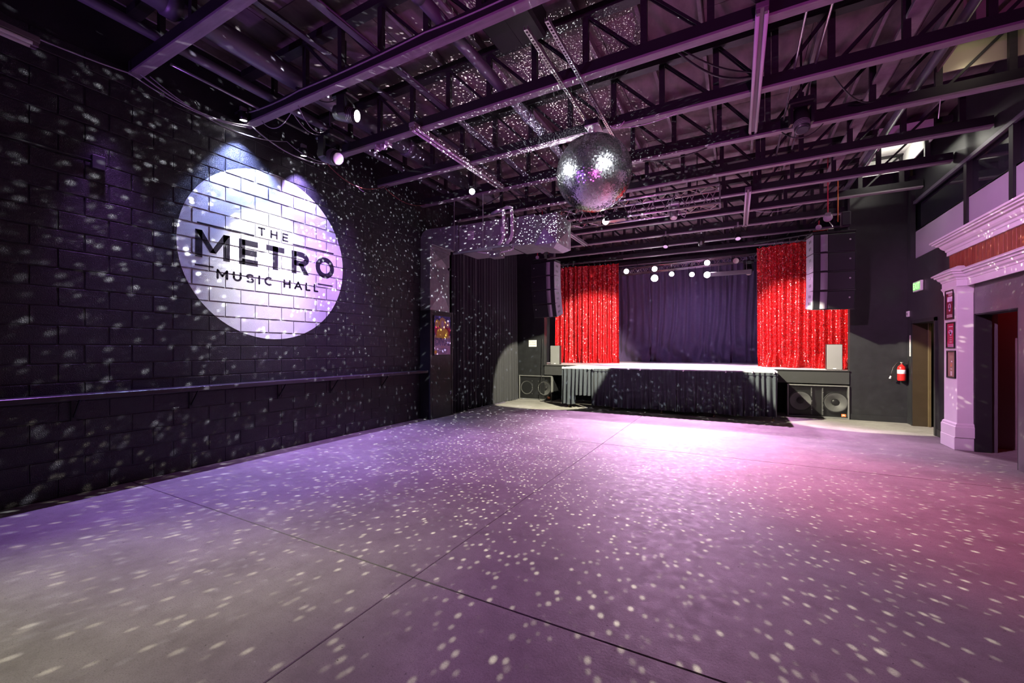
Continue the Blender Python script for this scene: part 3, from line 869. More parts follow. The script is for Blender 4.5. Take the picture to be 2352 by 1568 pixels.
# ================================================================== LEFT COLUMN, DUCT AND AIR UNIT
cb = thing('column_box', 'black boxed column base with a poster at the end of the shelf', 'column', (-6.17, 7.70, 0))
MB().bbox(-.145, .15, -.385, .47, 0, 2.45, .006).build('body', M_BLACKWALL, cb)
MB().bbox(.15, .158, -.385, -.33, 0, 2.45, .002).bbox(.15, .158, .415, .47, 0, 2.45, .002).bbox(.15, .158, -.33, .415, 2.40, 2.45, .002).bbox(.15, .158, -.33, .415, .82, .86, .002).build('face_frame', M_BLACKWALL, cb)
MB().box(.151, .154, -.30, .385, .03, .80).build('access_panel', M_BLACKWALL, cb)
MB().tube([(.158, .34, .50), (.18, .34, .52), (.18, .34, .56), (.158, .34, .58)], .006, 6).build('pull', M_ALU, cb)
dv = thing('air_duct', 'galvanised vertical air duct with cross creases above the boxed column', 'duct', (-6.17, 7.70, 2.452))
def crease(m, o, u, v, n, h=.014):
    """a cross broken sheet: pyramid over rectangle o,u,v"""
    o = Vector(o); u = Vector(u); v = Vector(v); n = Vector(n)
    return m.add([o, o + u, o + u + v, o + v, o + (u + v) / 2 + n * h], [(0, 1, 4), (1, 2, 4), (2, 3, 4), (3, 0, 4)])
MB().box(-.145, .13, -.36, .36, 0, 1.466).build('duct_body', M_GALV, dv)
m = MB()
crease(m, (.131, -.36, .02), (0, .72, 0), (0, 0, .98), (1, 0, 0), .07); crease(m, (.131, -.36, 1.02), (0, .72, 0), (0, 0, .36), (1, 0, 0), .04)
m.build('creased_face', M_GALV, dv)
MB().box(-.146, .14, -.368, .368, 1.0, 1.018).build('seam_band', M_GALV, dv)
MB().box(.12, .15, -.37, .37, 1.38, 1.46).build('collar', M_GALV, dv)
MB().lathe([(.02, 0), (.03, .03), (.03, .06), (.015, .07)], (.13, .30, 1.02), (1, 0, 0), 10).build('sensor', M_PLASTIC, dv)
# horizontal unit
HY0, HY1 = 7.36, 8.12
hv = thing('air_handler', 'horizontal grey air handling unit hung below the roof beside the column', 'air handler', (-4.4, 7.74, 3.62))
def hb(m, x0, x1, z0, z1, y0=HY0, y1=HY1, b=.006):
    return m.bbox(x0 + 4.4, x1 + 4.4, y0 - 7.74, y1 - 7.74, z0 - 3.62, z1 - 3.62, b)
hb(MB(), -5.26, -4.02, 3.66, 4.24).build('cabinet', mat('grey_sheet', (.30, .29, .31), .45, .3), hv)
hb(MB(), -5.20, -4.66, 3.69, 4.21, HY0 - .006, HY0 + .02, .003).build('access_panel', MATS['grey_sheet'], hv)
hb(MB(), -4.64, -4.05, 3.69, 4.21, HY0 - .006, HY0 + .02, .003).build('access_panel', MATS['grey_sheet'], hv)
hb(MB(), -4.0, -3.46, 3.64, 4.22).build('blower_section', M_GALV, hv)
dl_ = hb(MB(), -5.02, -4.87, 3.90, 4.08, HY0 - .009, HY0 - .006, .0005).build('data_label', M_WHITE, hv)
for k in range(6):
    hb(MB(), -5.01, -4.88 - .03 * (k % 3), 4.05 - k * .024, 4.058 - k * .024, HY0 - .0098, HY0 - .009, .0002).build('print_line', M_INK, dl_)
hb(MB(), -4.22, -4.17, 3.93, 4.07, HY0 - .009, HY0 - .006, .0005).build('data_label', M_WHITE, hv)
hb(MB(), -5.18, -5.08, 4.16, 4.185, HY0 - .009, HY0 - .005, .001).build('badge', M_INK, hv)
# elbow between duct and unit
m = MB(); prof = []
for k in range(7):
    a = R(90 * k / 6); prof.append((-5.78 - .28 * math.cos(a) , 3.95 + .30 * math.sin(a)))
outer = [(-6.315, 3.92), (-6.315, 4.06)] + [(-6.10 - .215 * math.cos(R(a)), 4.06 + .21 * math.sin(R(a))) for a in (20, 45, 70, 90)] + [(-5.27, 4.25), (-5.27, 3.66), (-5.62, 3.80), (-5.95, 3.92)]
n = len(outer)
m.add([(x, HY0 - .02, z) for x, z in outer] + [(x, HY1, z) for x, z in outer], [tuple(range(n)), tuple(range(2 * n - 1, n - 1, -1))] + [(i, (i + 1) % n, (i + 1) % n + n, i + n) for i in range(n)])
m = MB().add([(v[0] + 4.4, v[1] - 7.74, v[2] - 3.62) for v in m.v], m.f)
m.build('elbow', M_GALV, hv)
hb(MB(), -5.98, -5.965, 3.9, 4.27, HY0 - .03, HY1, .002).build('seam', M_GALV, hv)
hb(MB(), -5.63, -5.615, 3.8, 4.27, HY0 - .03, HY1, .002).build('seam', M_GALV, hv)
# end plenum with creased faces
pv = MB()
x0, x1, z0, z1, ya, yb = -3.45 + 4.4, -2.98 + 4.4, 3.60 - 3.62, 4.17 - 3.62, HY0 - .03 - 7.74, HY1 - .05 - 7.74
pv.box(x0, x1, ya, yb, z0, z1).build('plenum', M_GALV, hv)
m = MB()
crease(m, (x0, ya - .001, z0), (x1 - x0, 0, 0), (0, 0, z1 - z0), (0, -1, 0), .07)
crease(m, (x1 + .001, ya, z0), (0, yb - ya, 0), (0, 0, z1 - z0), (1, 0, 0), .08)
m.build('creased_face', M_GALV, hv)
MB().add([(x0, ya, z0), (x1, ya, z0), (x1, yb, z0), (x0, yb, z0), (x0 + .1, ya + .1, z0 - .04), (x1 - .12, ya + .12, z0 - .07), (x1 - .12, yb - .12, z0 - .07), (x0 + .1, yb - .1, z0 - .04)],
         [(0, 1, 5, 4), (1, 2, 6, 5), (2, 3, 7, 6), (3, 0, 4, 7), (4, 5, 6, 7)]).build('bottom_pan', M_GALV, hv)
for xx in (-5.35, -4.62):
    MB().tube([(xx + 4.4, -.43, .08), (xx + 4.4, -.43, 1.25)], .008, 6).build('hanger_rod', M_ALU, hv)
for xx, dz in ((-4.12, .0), (-3.93, .03)):
    a = (xx + 4.4, -.47, 0)
    pts = [(xx - .35 + 4.4, -.30, .78 + dz), (xx - .12 + 4.4, -.42, .78 + dz), (xx + 4.4, -.45, .74 + dz), (xx + .01 + 4.4, -.46, .60), (xx + .02 + 4.4, -.47, .25), (xx - .02 + 4.4, -.47, .14), (xx - .12 + 4.4, -.44, .08)]
    MB().tube(pts, .036, 12).build('vent_pipe', M_WHITE, hv, True)
MB().bbox(-4.03 + 4.4, -3.99 + 4.4, -.40, .36, .02, .62, .004).build('dark_gap', M_DARK, hv)
for y_, xa, xb in ((-.52, -5.3, -4.35), (-.50, -4.72, -3.72)):
    MB().bbox(xa + 4.4, xb + 4.4, y_ - .02, y_ + .02, -.03 if xa < -5 else .0, .01 if xa < -5 else .04, .003).build('support_rail', M_ALU, hv)
MB().tube([(-.34, -.45, .10), (-.34, -.45, -.02), (-.2, -.45, -.05), (.1, -.45, -.10), (.45, -.45, -.07), (.5, -.45, -.05), (.5, -.45, .02)], .014, 8).build('drain_pipe', M_WHITE, hv, True)
MB().tube([(-.36, -.47, -.01), (-.3, -.48, .03), (-.2, -.48, .02), (-.1, -.47, .03)], .008, 6).build('yellow_hose', M_YELLOW, hv, True)
MB().bbox(-.02, .22, -.5, -.3, -.18, -.05, .004).build('drain_pump', M_GREYCAB, hv)

# poster on the boxed column
def poster(name, label, loc, yw, h, build, frame=.012, group=None, face=1):
    """a framed poster whose print faces +X (face=1) or -X (face=-1)"""
    t = thing(name, label, 'poster', loc, group=group)
    s = face
    m = MB()
    for a in ((-yw / 2, -yw / 2 + frame, -h / 2, h / 2), (yw / 2 - frame, yw / 2, -h / 2, h / 2), (-yw / 2 + frame, yw / 2 - frame, -h / 2, -h / 2 + frame), (-yw / 2 + frame, yw / 2 - frame, h / 2 - frame, h / 2)):
        xx = sorted((s * .001, s * .018)); m.bbox(xx[0], xx[1], a[0], a[1], a[2], a[3], .002)
    m.build('frame', M_FRAME, t)
    def pr(mt, ya, yb, za, zb, lift=.006, name_='print_area'):
        xx = sorted((s * .001, s * lift)); return MB().box(xx[0], xx[1], ya, yb, za, zb).build(name_, mt, t)
    def el(mt, cy, cz, ry, rz, lift=.008, name_='printed_shape'):
        pts = [(s * lift, cy + ry * math.cos(2 * math.pi * k / 20), cz + rz * math.sin(2 * math.pi * k / 20)) for k in range(20)]
        return MB().add(pts, [tuple(range(20)) if s > 0 else tuple(range(19, -1, -1))]).build(name_, mt, t)
    def tx(mt, txt, size, cy, cz, lift=.011, bold=0.0, mx=1.0):
        return text_mb(txt, size, (s * lift, cy, cz), (0, s * mx, 0), (0, 0, 1), bold=bold).build('lettering', mt, t)
    build(pr, el, tx)
    return t
def art_diva(pr, el, tx):
    pr(M_LILAC, -.305, .305, -.445, .445); pr(M_NAVY, -.305, .305, .0, .445, .007)
    for k in range(14):
        el(M_YELLOW, -.28 + .043 * k, .40 - .02 * (k % 4), .006, .006)
    for cy, hair, body in ((-.19, M_YELLOW, M_CRIMSON), (.20, M_LILAC, M_CRIMSON)):
        el(body, cy, .12, .10, .14, .0075); el(hair, cy, .27, .075, .09, .0080); el(M_SKIN, cy, .26, .045, .065, .0085)
    el(M_YELLOW, 0, .05, .22, .13, .0090); el(M_SKIN, 0, .27, .10, .15, .0095); el(M_YELLOW, 0, .29, .12, .12, .0092)
    el(M_LILAC, 0, .26, .05, .08, .0100)
    tx(M_YELLOW, 'DRAG QUEEN', .085, 0, -.035, .0105, .003)
    tx(M_NAVY, 'DIVA!', .22, 0, -.155, .0105, .012); tx(M_LILAC, 'DIVA!', .22, 0, -.155, .0112, -.004)
    tx(M_ORANGE, 'SHOW', .035, 0, -.27, .0105)
    for k in range(5):
        pr(M_NAVY, -.2 + .01 * k, .2 - .012 * k, -.315 - .025 * k, -.307 - .025 * k, .0095, 'print_line')
    el(M_YELLOW, -.25, -.385, .045, .045)
poster('poster', 'colourful framed event poster with three figures on the boxed column', (-6.012, 7.745, 1.895), .635, .913, art_diva)
def art_a(pr, el, tx):
    pr(M_DARKRED, -.125, .125, -.215, .215); pr(M_LILAC, -.09, .08, .05, .13, .007)
    for k in range(3): pr(M_WHITE, -.08, .08 - .02 * k, .185 - .018 * k, .192 - .018 * k, .007, 'print_line')
    el(M_LILAC, .0, -.03, .05, .05); el(M_DARKRED, 0, -.02, .025, .03, .009); el(M_LILAC, 0, -.08, .03, .03)
    for k in range(3): pr(M_WHITE, -.10, .10, -.165 - .017 * k, -.158 - .017 * k, .007, 'print_line')
def art_b(pr, el, tx):
    pr(M_CRIMSON, -.125, .125, -.205, .205); pr(M_WHITE, -.07, .07, .135, .147, .007, 'print_line')
    el(M_LILAC, 0, .055, .075, .035); el(M_CRIMSON, .02, .06, .03, .012, .009); el(M_LILAC, 0, .02, .03, .03)
    for z in (-.04, -.075, -.11): pr(M_WHITE, -.04, .04, z, z + .007, .007, 'print_line')
    for k in range(3): pr(M_LILAC, -.10, .10, -.15 - .018 * k, -.142 - .018 * k, .007, 'print_line')
def art_c(pr, el, tx):
    pr(M_TAN, -.125, .125, -.205, .205); el(M_ORANGE, 0, -.01, .03, .03); el(M_TAN, 0, -.005, .018, .018, .009); el(M_WHITE, -.02, .045, .02, .012)
    pr(M_WHITE, -.03, .03, -.078, -.073, .007, 'print_line')
    for k in range(4): pr(M_WHITE, -.03, .03, -.125 - .018 * k, -.115 - .018 * k, .007, 'print_line')
poster('poster', 'top framed dark red poster on the white pilaster', (3.049, 9.272, 2.293), .30, .475, art_a, .022, 'pilaster posters', -1)
poster('poster', 'middle framed crimson poster on the white pilaster', (3.049, 9.235, 1.80), .30, .42, art_b, .022, 'pilaster posters', -1)
poster('poster', 'lowest framed brown poster on the white pilaster', (3.049, 9.215, 1.335), .30, .44, art_c, .022, 'pilaster posters', -1)

# ================================================================== STAGE
ZS = 1.093
st = thing('stage', 'raised stage with a pale deck and a front extension', 'stage', (-1.7, 10.7, 0))
ox, oy = 1.7, -10.7
MB().bbox(-4.15 + ox, .80 + ox, 10.67 + oy, 11.78 + oy, 1.04, ZS, .004).build('front_deck', M_DECK, st)
MB().bbox(-5.2 + ox, 2.24 + ox, 11.79 + oy, 12.01 + oy, 1.04, ZS - .001, .004).build('deck_edge', M_DECK, st)
MB().box(-6.09 + ox, 2.54 + ox, 12.01 + oy, 17.58 + oy, 1.0, ZS).build('main_deck', M_DECK, st)
for xa, xb in ((-5.21, -4.16), (.81, 2.24)):
    MB().bbox(xa + ox, xb + ox, 11.775 + oy, 11.80 + oy, .785, 1.062, .004).build('carpet_fascia', M_CARPET, st)
    MB().bbox(xa + ox, xb + ox, 11.76 + oy, 11.80 + oy, 1.064, 1.097, .004).build('edge_trim', M_STEELBLK, st)
MB().box(-5.2 + ox, 2.24 + ox, 12.35 + oy, 12.4 + oy, 0, 1.0).build('rear_riser', M_DARK, st)
for xx in (-4.03, -2.8, -1.61, -.45, .716):
    lg = MB().tube([(xx + ox, 10.76 + oy, .05), (xx + ox, 10.76 + oy, 1.04)], .022, 12).build('leg', M_ALU, st, True)
    MB().lathe([(.035, 0), (.035, .012), (.02, .022), (.012, .03), (.012, .05), (.022, .055)], (xx + ox, 10.76 + oy, 0), n=14).build('levelling_foot', M_BRASS, lg, True)
# skirts
def cloth(name, x0, x1, z0fn, z1, yfn, nx, nz, material, parent=None):
    def f(u, v):
        x = x0 + (x1 - x0) * u
        zb = z0fn(u)
        z = zb + (z1 - zb) * v
        dx, y = yfn(u, v)
        return (x + dx, y, z)
    return MB().grid(f, nx, nz).build(name, material, parent, True)
def pleat(n, amp, ph=0.0):
    rr = random.Random(int(ph * 10) + n)
    js = [rr.uniform(-.25, .25) for _ in range(n + 3)]; am = [rr.uniform(.6, 1.25) for _ in range(n + 3)]
    def g(u):
        t = u * n; i = int(t); fr_ = t - i
        tt = t + js[i] * (1 - fr_) + js[i + 1] * fr_
        a = am[i] * (1 - fr_) + am[i + 1] * fr_
        return amp * a * math.sin(2 * math.pi * tt + ph)
    return g
sk = thing('stage_skirt', 'long pleated dark skirt across the front of the stage', 'stage skirt', (-1.3, 10.64, 0))
pg = pleat(38, .045, .4)
cloth('skirt_cloth', -2.05, 2.10, lambda u: .095 + .012 * math.sin(u * 21), 1.05, lambda u, v: (.02 * math.sin(u * 130) * (1 - v), pg(u) * (1.12 - .75 * v) - .02 * (1 - v)), 520, 10, M_SKIRT, sk)
pg2 = pleat(38, .018, .4)
cloth('gathered_header', -2.05, 2.10, lambda u: 1.0, 1.062, lambda u, v: (0, pg2(u) - .018), 420, 2, M_SKIRT, sk)
for xx in (-2.0, -.8, .2, 1.1, 1.62, 2.03):
    MB().bbox(xx - .012, xx + .012, -.055, .03, 1.045, 1.10, .003).build('skirt_clip', M_WHITE, sk)
s2 = thing('stage_skirt', 'short pleated skirt panel hitched up at the left end of the stage front', 'stage skirt', (-3.78, 10.64, 0))
pg3 = pleat(7, .045, 1.1)
def zb2(u):
    return .10 + .01 * math.sin(u * 17) if u < .46 else (.10 + .25 * min(1, (u - .46) / .06))
cloth('skirt_cloth', -.40, .40, zb2, 1.05, lambda u, v: (0, pg3(u) * (1.12 - .75 * v) - .02 * (1 - v)), 160, 10, M_SKIRT, s2)
for xx in (-.37, .36):
    MB().bbox(xx - .012, xx + .012, -.055, .03, 1.045, 1.10, .003).build('skirt_clip', M_WHITE, s2)

# subwoofers under the stage wings
M_MESH = mat('steel_mesh', (.05, .05, .055), .4, .5, alpha=.16)
def sub(label, loc, cones, width, h=.755):
    t = thing('subwoofer', label, 'subwoofer', loc, group='subwoofers under the stage')
    w2 = width / 2
    MB().box(-w2, w2, .10, .52, .0, h).build('cabinet', M_PLASTIC, t)
    m = MB()
    for a in ((-w2, -w2 + .03, 0, h), (w2 - .03, w2, 0, h), (-w2 + .03, w2 - .03, 0, .03), (-w2 + .03, w2 - .03, h - .03, h)):
        m.bbox(a[0], a[1], -.02, .11, a[2], a[3], .005)
    m.build('front_frame', M_GREYCAB, t)
    for cx in cones:
        c = MB().lathe([(.235, .0), (.235, .012), (.215, .02), (.19, .012), (.075, -.055), (.07, -.058)], (cx, .03, h / 2 - .01), (0, -1, 0), 32, False).build('woofer_cone', M_GREYCAB, t, True)
        MB().lathe([(.078, -.06), (.072, -.035), (.05, -.018), (.02, -.01)], (cx, .03, h / 2 - .01), (0, -1, 0), 20).build('dust_cap', M_PLASTIC, c, True)
        MB().ring((cx, .022, h / 2 - .01), (0, 1, 0), .222, .016, 32, 8).build('surround', M_PLASTIC, c)
    MB().bbox(-.115, -.095, .03, .1, .06, h - .06, .003).bbox(.095, .115, .03, .1, .06, h - .06, .003).build('port_divider', M_GREYCAB, t)
    MB().box(-w2 + .03, w2 - .03, .004, .006, .03, h - .03).build('grille', M_MESH, t)
    bd = MB().bbox(w2 - .145, w2 - .06, -.004, .003, .055, .115, .002).build('badge', M_BADGE, t)
    text_mb('JBL', .045, (w2 - .1025, -.0055, .088), (1, 0, 0), (0, 0, 1), bold=.001).build('lettering', M_WHITE, bd)
    for s in (-1, 1):
        for q in (.18, .38, .58):
            MB().lathe([(.008, 0), (.006, .006)], (s * .105, .004, q), (0, -1, 0), 8).build('screw', M_ALU, t)
    return t
sub('black twin woofer cabinet under the right stage wing', (1.655, 11.78, .0), (-.32, .34), 1.17)
sub('black twin woofer cabinet under the left stage wing beside the drape', (-5.52, 11.78, .0), (-.30, .30), 1.13)
# small monitors on the stage corners
def monitor(label, loc, rz):
    t = thing('speaker_box', label, 'speaker', loc, (0, 0, rz), 'speakers on the stage corners')
    MB().bbox(-.15, .15, -.13, .15, 0, .60, .008).build('cabinet', M_PLASTIC, t)
    MB().bbox(-.142, .142, -.145, -.13, .012, .588, .004).build('grille', M_GREYCAB, t)
    MB().bbox(-.03, .03, -.149, -.145, .025, .045, .001).build('badge', M_WHITE, t)
monitor('grey fronted speaker standing at the right corner of the stage', (2.02, 12.15, ZS), R(-4))
monitor('grey fronted speaker standing at the left corner of the stage', (-5.02, 12.25, ZS), R(10))

# ---- red sequin curtains
def red_curtain(label, p0, p1, ztop, npl, nh, seed, flare):
    p0 = Vector(p0); p1 = Vector(p1)
    t = thing('sequin_curtain', label, 'curtain', (p0.x, p0.y, ZS), group='red sequin curtains')
    d = (p1 - p0); L = d.length; d.normalize(); nrm = Vector((d.y, -d.x))
    g = pleat(npl, .055, seed); rr = random.Random(int(seed * 9))
    ph = rr.uniform(0, 6)
    def f(u, v):
        s = 1 - v
        off = g(u) * (.55 + .6 * s) + .05 * math.sin(u * 9 + ph + v * 2)
        off += (.10 * math.sin(u * 23 + ph) + .06) * max(0, (.10 - v) / .10) * flare
        scal = 1.012 if v < .05 else 1.0
        q = d * (L * u * scal) + nrm * off
        z = (ztop - ZS) * v + .004
        if v > .97: z -= .03 * abs(math.sin(u * nh * math.pi))
        return (q.x, q.y, z)
    MB().grid(f, npl * 14, 60).build('sequin_cloth', M_SEQUIN, t, True)
    sq = MB(); rs = random.Random(int(seed * 77))
    for k in range(14000):
        u, v = rs.random(), rs.random() * .985 + .005
        # sequins are stitched in loose vertical rows
        u = (math.floor(u * npl * 9) + .5 + rs.gauss(0, .12)) / (npl * 9)
        u = min(max(u, .002), .998)
        p = Vector(f(u, v)); pu = Vector(f(min(u + .002, 1), v)) - Vector(f(max(u - .002, 0), v)); pu.normalize()
        nn = pu.cross(Vector((0, 0, 1))).normalized()
        if nn.dot(Vector((nrm.x, nrm.y, 0))) < 0: nn = -nn
        nn = (nn + Vector((rs.gauss(0, .28), rs.gauss(0, .28), rs.gauss(0, .28)))).normalized()
        e1 = nn.cross(Vector((0, 0, 1))).normalized(); e2 = nn.cross(e1)
        hw = rs.uniform(.006, .0105); c = p + Vector((nrm.x, nrm.y, 0)) * .006 + nn * .004
        sq.add([c - e1 * hw, c - e2 * hw, c + e1 * hw, c + e2 * hw], [(0, 1, 2, 3)])
    ms = bpy.data.meshes.new('sequins'); ms.from_pydata(sq.v, [], sq.f); ms.update()
    tag(obj('sequins', ms, M_SEQGLINT, t), kind='stuff')
    for k in range(nh):
        q = d * (L * (k + .5) / nh); zt = ztop - ZS - .02
        m = MB().ring((q.x, q.y - .02, zt + .03), (.3, 1, 0), .028, .006, 12, 6)
        m.tube([(q.x, q.y - .02, zt + .055), (q.x, q.y - .02, zt + .14), (q.x + .02, q.y - .01, zt + .165), (q.x + .035, q.y, zt + .15), (q.x + .035, q.y, zt + .11)], .005, 6)
        m.build('curtain_hook', M_CHROME, t)
    return t
red_curtain('red sequin curtain on the left side of the stage', (-5.75, 14.0), (-3.53, 14.3), 4.52, 13, 12, 1.3, 1)
red_curtain('red sequin curtain on the right side of the stage behind the hung speakers', (.52, 13.5), (2.48, 12.75), 4.40, 12, 12, 2.9, 1.6)
for lab, a, b in (('pipe carrying the left sequin curtain', (-6.05, 14.02, 4.66), (-3.4, 14.33, 4.66)), ('pipe carrying the right sequin curtain', (.45, 13.5, 4.54), (2.53, 12.75, 4.54))):
    o = MB().tube([Vector(a), Vector(b)], .02, 10).build('curtain_pipe', M_STEELBLK, None, True); tag(o, lab, 'pipe')
# ---- backdrop
bd = thing('backdrop_curtain', 'wide dark purple backdrop curtain gathered at the floor behind the stage', 'curtain', (-1.7, 16.75, ZS))
def backf(x0, x1, seed):
    g = pleat(11, .06, seed)
    ph = seed * 3
    def f(u, v):
        x = x0 + (x1 - x0) * u
        s = (1 - v)
        y = g(u + .04 * math.sin(v * 3 + ph) * s) * (.5 + .5 * v)
        swag = math.exp(-(v / .22) ** 2)
        y += swag * (.16 * math.sin(u * 15 + v * 22 + ph) - .16)
        x += swag * .10 * math.sin(u * 11 + ph) * v / .16
        return (x, y, 3.75 * v + .003)
    return f
for k in range(3):
    MB().grid(backf(-3.9 + 2.7 * k, -1.2 + 2.72 * k, 1.0 + k * 1.7), 130, 50).build('cloth_panel', M_BACKDROP, bd, True)
for s in (-1, 1):
    pass
# side drapes along the left wall
sd = thing('wall_drapes', 'tall black drapes along the left wall between column and stage', 'drapes', (-6.08, 8.2, 0))
g4 = pleat(24, .045, .7)
def fd(u, v):
    y = .03 + 3.4 * u
    return (g4(u) * (1.0 - .3 * v) + (.05 * (1 - v) if u > .85 else 0), y, .02 + 4.7 * v)
MB().grid(fd, 380, 12).build('drape_cloth', M_CLOTH, sd, True)
tag(MB().bbox(-6.02, -5.98, 8.75, 10.7, .0, .03, .004).build('floor_batten', M_PIPE), 'thin pale batten on the floor at the foot of the drapes', 'batten')

# ---- paper notice on the wall left of the stage
pn = thing('paper_notice', 'white paper notice on the black wall left of the stage', 'notice', (-5.615, 11.797, 1.756))
MB().box(-.135, .135, -.003, 0, -.103, .103).build('sheet', M_WHITE, pn)
text_mb('NO DRINKS', .047, (0, -.0045, .04), (1, 0, 0), (0, 0, 1)).build('lettering', M_FRAME, pn)
text_mb('ON STAGE', .047, (0, -.0045, -.03), (1, 0, 0), (0, 0, 1)).build('lettering', M_FRAME, pn)

# ================================================================== LINE ARRAYS
def array(label, loc, rz, mir, tilts):
    t = thing('line_array', label, 'speaker array', loc, (0, 0, rz), 'hung line arrays')
    W, H, D = .74, .395, .42
    org = Vector((0, 0, 0)); ang = 0
    for k, tl in enumerate(tilts):
        ang += R(tl)
        rot = Matrix.Rotation(ang, 4, 'X')
        mw = Matrix.Translation(org) @ rot
        def put(m, name, mt, par, sm=False):
            m2 = MB().add([mw @ Vector(v) for v in m.v], m.f)
            return m2.build(name, mt, par, sm)
        s = mir   # outer side = +x*s
        def bx(m, a, b, y0, y1, z0, z1, bv=.006):
            xa, xb = sorted((a * s, b * s)); return m.bbox(xa, xb, y0, y1, z0, z1, bv)
        cab = put(bx(MB(), -W / 2, W / 2, 0.02, D, -H + .006, -.006), 'cabinet', M_PLASTIC, t)
        put(bx(MB(), -.12, W / 2 - .01, -.01, .02, -H + .012, -.012, .012), 'woofer_grille', M_GRILLE, cab)
        # curved waveguide strip
        m = MB().grid(lambda u, v: ((-.25 + .13 * u) * s, -.01 - .03 * math.sin(math.pi * u), -H + .02 + (H - .04) * v), 8, 2)
        put(m, 'waveguide', M_LAVENDER, cab, True)
        put(bx(MB(), -W / 2 + .004, -.25, -.008, .02, -H + .012, -.012, .006), 'inner_baffle', M_GRILLE, cab)
        put(bx(MB(), -W / 2 - .006, -W / 2, 0.0, D - .01, -H + .01, -.01, .002), 'side_panel', M_LAVENDER, cab)
        for sy in (.12, .20):
            for sz in (-.12, -.27):
                put(bx(MB(), -W / 2 - .008, -W / 2 - .005, sy, sy + .035, sz - .03, sz + .03, .0005), 'rigging_slot', M_FRAME, cab)
        mm_ = MB().lathe([(.016, 0), (.018, .004), (.012, .007)], (W * .36 * s, -.011, -H * .38), (0, -1, 0), 12)
        put(mm_, 'badge', M_ALU, cab)
        put(bx(MB(), -W / 2, W / 2, 0.0, D * .9, -H - .002, -H + .004, .001), 'joint_strip', M_GREYCAB, cab)
        org = mw @ Vector((0, 0, -H))
    MB().bbox(-.38, .38, .02, .40, .004, .05, .004).build('rigging_frame', M_STEELBLK, t)
    MB().bbox(-.05, .05, .17, .23, .05, .132, .006).build('lift_bracket', M_STEELBLK, t)
    return t
array('right hung line array of four black cabinets in front of the red curtain', (1.80, 10.75, 3.98), R(10), 1, (0, 0, 2, 5))
array('left hung line array of four black cabinets curving beside the red curtain', (-4.86, 10.85, 4.05), R(-4), -1, (0, 3, 6, 7))
def hoist(label, loc):
    t = thing('hoist_rig', label, 'hoist', loc, group='hoists over the line arrays')
    MB().tube([(0, 0, .25), (0, 0, 1.475)], .012, 6).build('sling', M_REDCLOTH2, t)
    MB().tube([(.18, .05, .1), (.18, .05, 1.475)], .010, 6).build('orange_sling', M_ORANGE, t)
    MB().lathe([(.02, -.03), (.075, -.03), (.085, 0), (.075, .03), (.02, .03)], (0, 0, .2), (.3, 1, 0), 18).build('pulley_sheave', M_WHITE, t, True)
    MB().bbox(-.05, .05, -.05, .05, .22, .30, .01).build('pulley_block', M_ALU, t)
    for k in range(7):
        MB().ring((.02 + .012 * k, 0, .12 - .02 * k), (1, .3 if k % 2 else -1, 0), .014, .004, 8, 5).build('chain_link', M_CHROME, t)
    MB().lathe([(.02, -.02), (.05, -.02), (.055, 0), (.05, .02), (.02, .02)], (-.16, 0, .02), (.3, 1, 0), 14).build('lower_sheave', M_WHITE, t, True)
    MB().tube([(-.16, 0, .06), (-.15, 0, .16)], .012, 6).build('hook', M_REDCLOTH2, t)
    MB().bbox(.22, .38, -.06, .10, -.02, .28, .02).build('chain_bag', M_CLOTH, t)
    MB().bbox(-.26, .10, -.03, .03, -.055, -.035, .004).build('shackle_bar', M_CHROME, t)
hoist('chain hoist with white pulleys above the right line array', (1.72, 10.95, 4.165))
hoist('chain hoist with slings above the left line array', (-4.95, 11.05, 4.235))

# ================================================================== LIGHTING TRUSSES AND LAMPS
def box_truss(label, p, q, sz, step, group=None):
    p = Vector(p); q = Vector(q); L = (q - p).length; d = (q - p).normalized()
    t = thing('lighting_truss', label, 'truss', p, group=group)
    sd_ = Vector((0, 1, 0)); upv = Vector((0, 0, 1))
    cs = [sd_ * (a * sz / 2) + upv * (b * sz / 2) for a, b in ((-1, -1), (1, -1), (1, 1), (-1, 1))]
    for c in cs:
        MB().tube([c, c + d * L], .025, 10).build('main_tube', M_ALU, t, True)
    n = int(L / step)
    for f_ in range(4):
        m = MB()
        for k in range(n):
            a = cs[f_] + d * (L * k / n); b = cs[(f_ + 1) % 4] + d * (L * (k + .5) / n); c = cs[f_] + d * (L * (k + 1) / n)
            m.tube([a, b], .009, 6, False); m.tube([b, c], .009, 6, False)
        m.build('lacing', M_ALU, t, True)
    for e in (0, L):
        m = MB()
        for f_ in range(4): m.tube([cs[f_] + d * e, cs[(f_ + 1) % 4] + d * e], .012, 6)
        m.build('end_frame', M_ALU, t)
    for fr_ in (.12, .88):
        c = d * (L * fr_)
        MB().tube([c + Vector((0, 0, sz / 2)), c + Vector((0, 0, 5.715 - p.z - c.z))], .01, 6).build('drop_rod', M_STEELBLK, t)
    return t
box_truss('square aluminium lighting truss hung behind the mirror ball', (-3.75, 9.25, 4.62), (-.28, 9.25, 4.62), .36, .36)
box_truss('aluminium lighting truss at the back of the stage holding the lit lamps', (-3.75, 15.55, 4.42), (1.1, 15.55, 4.56), .20, .25)

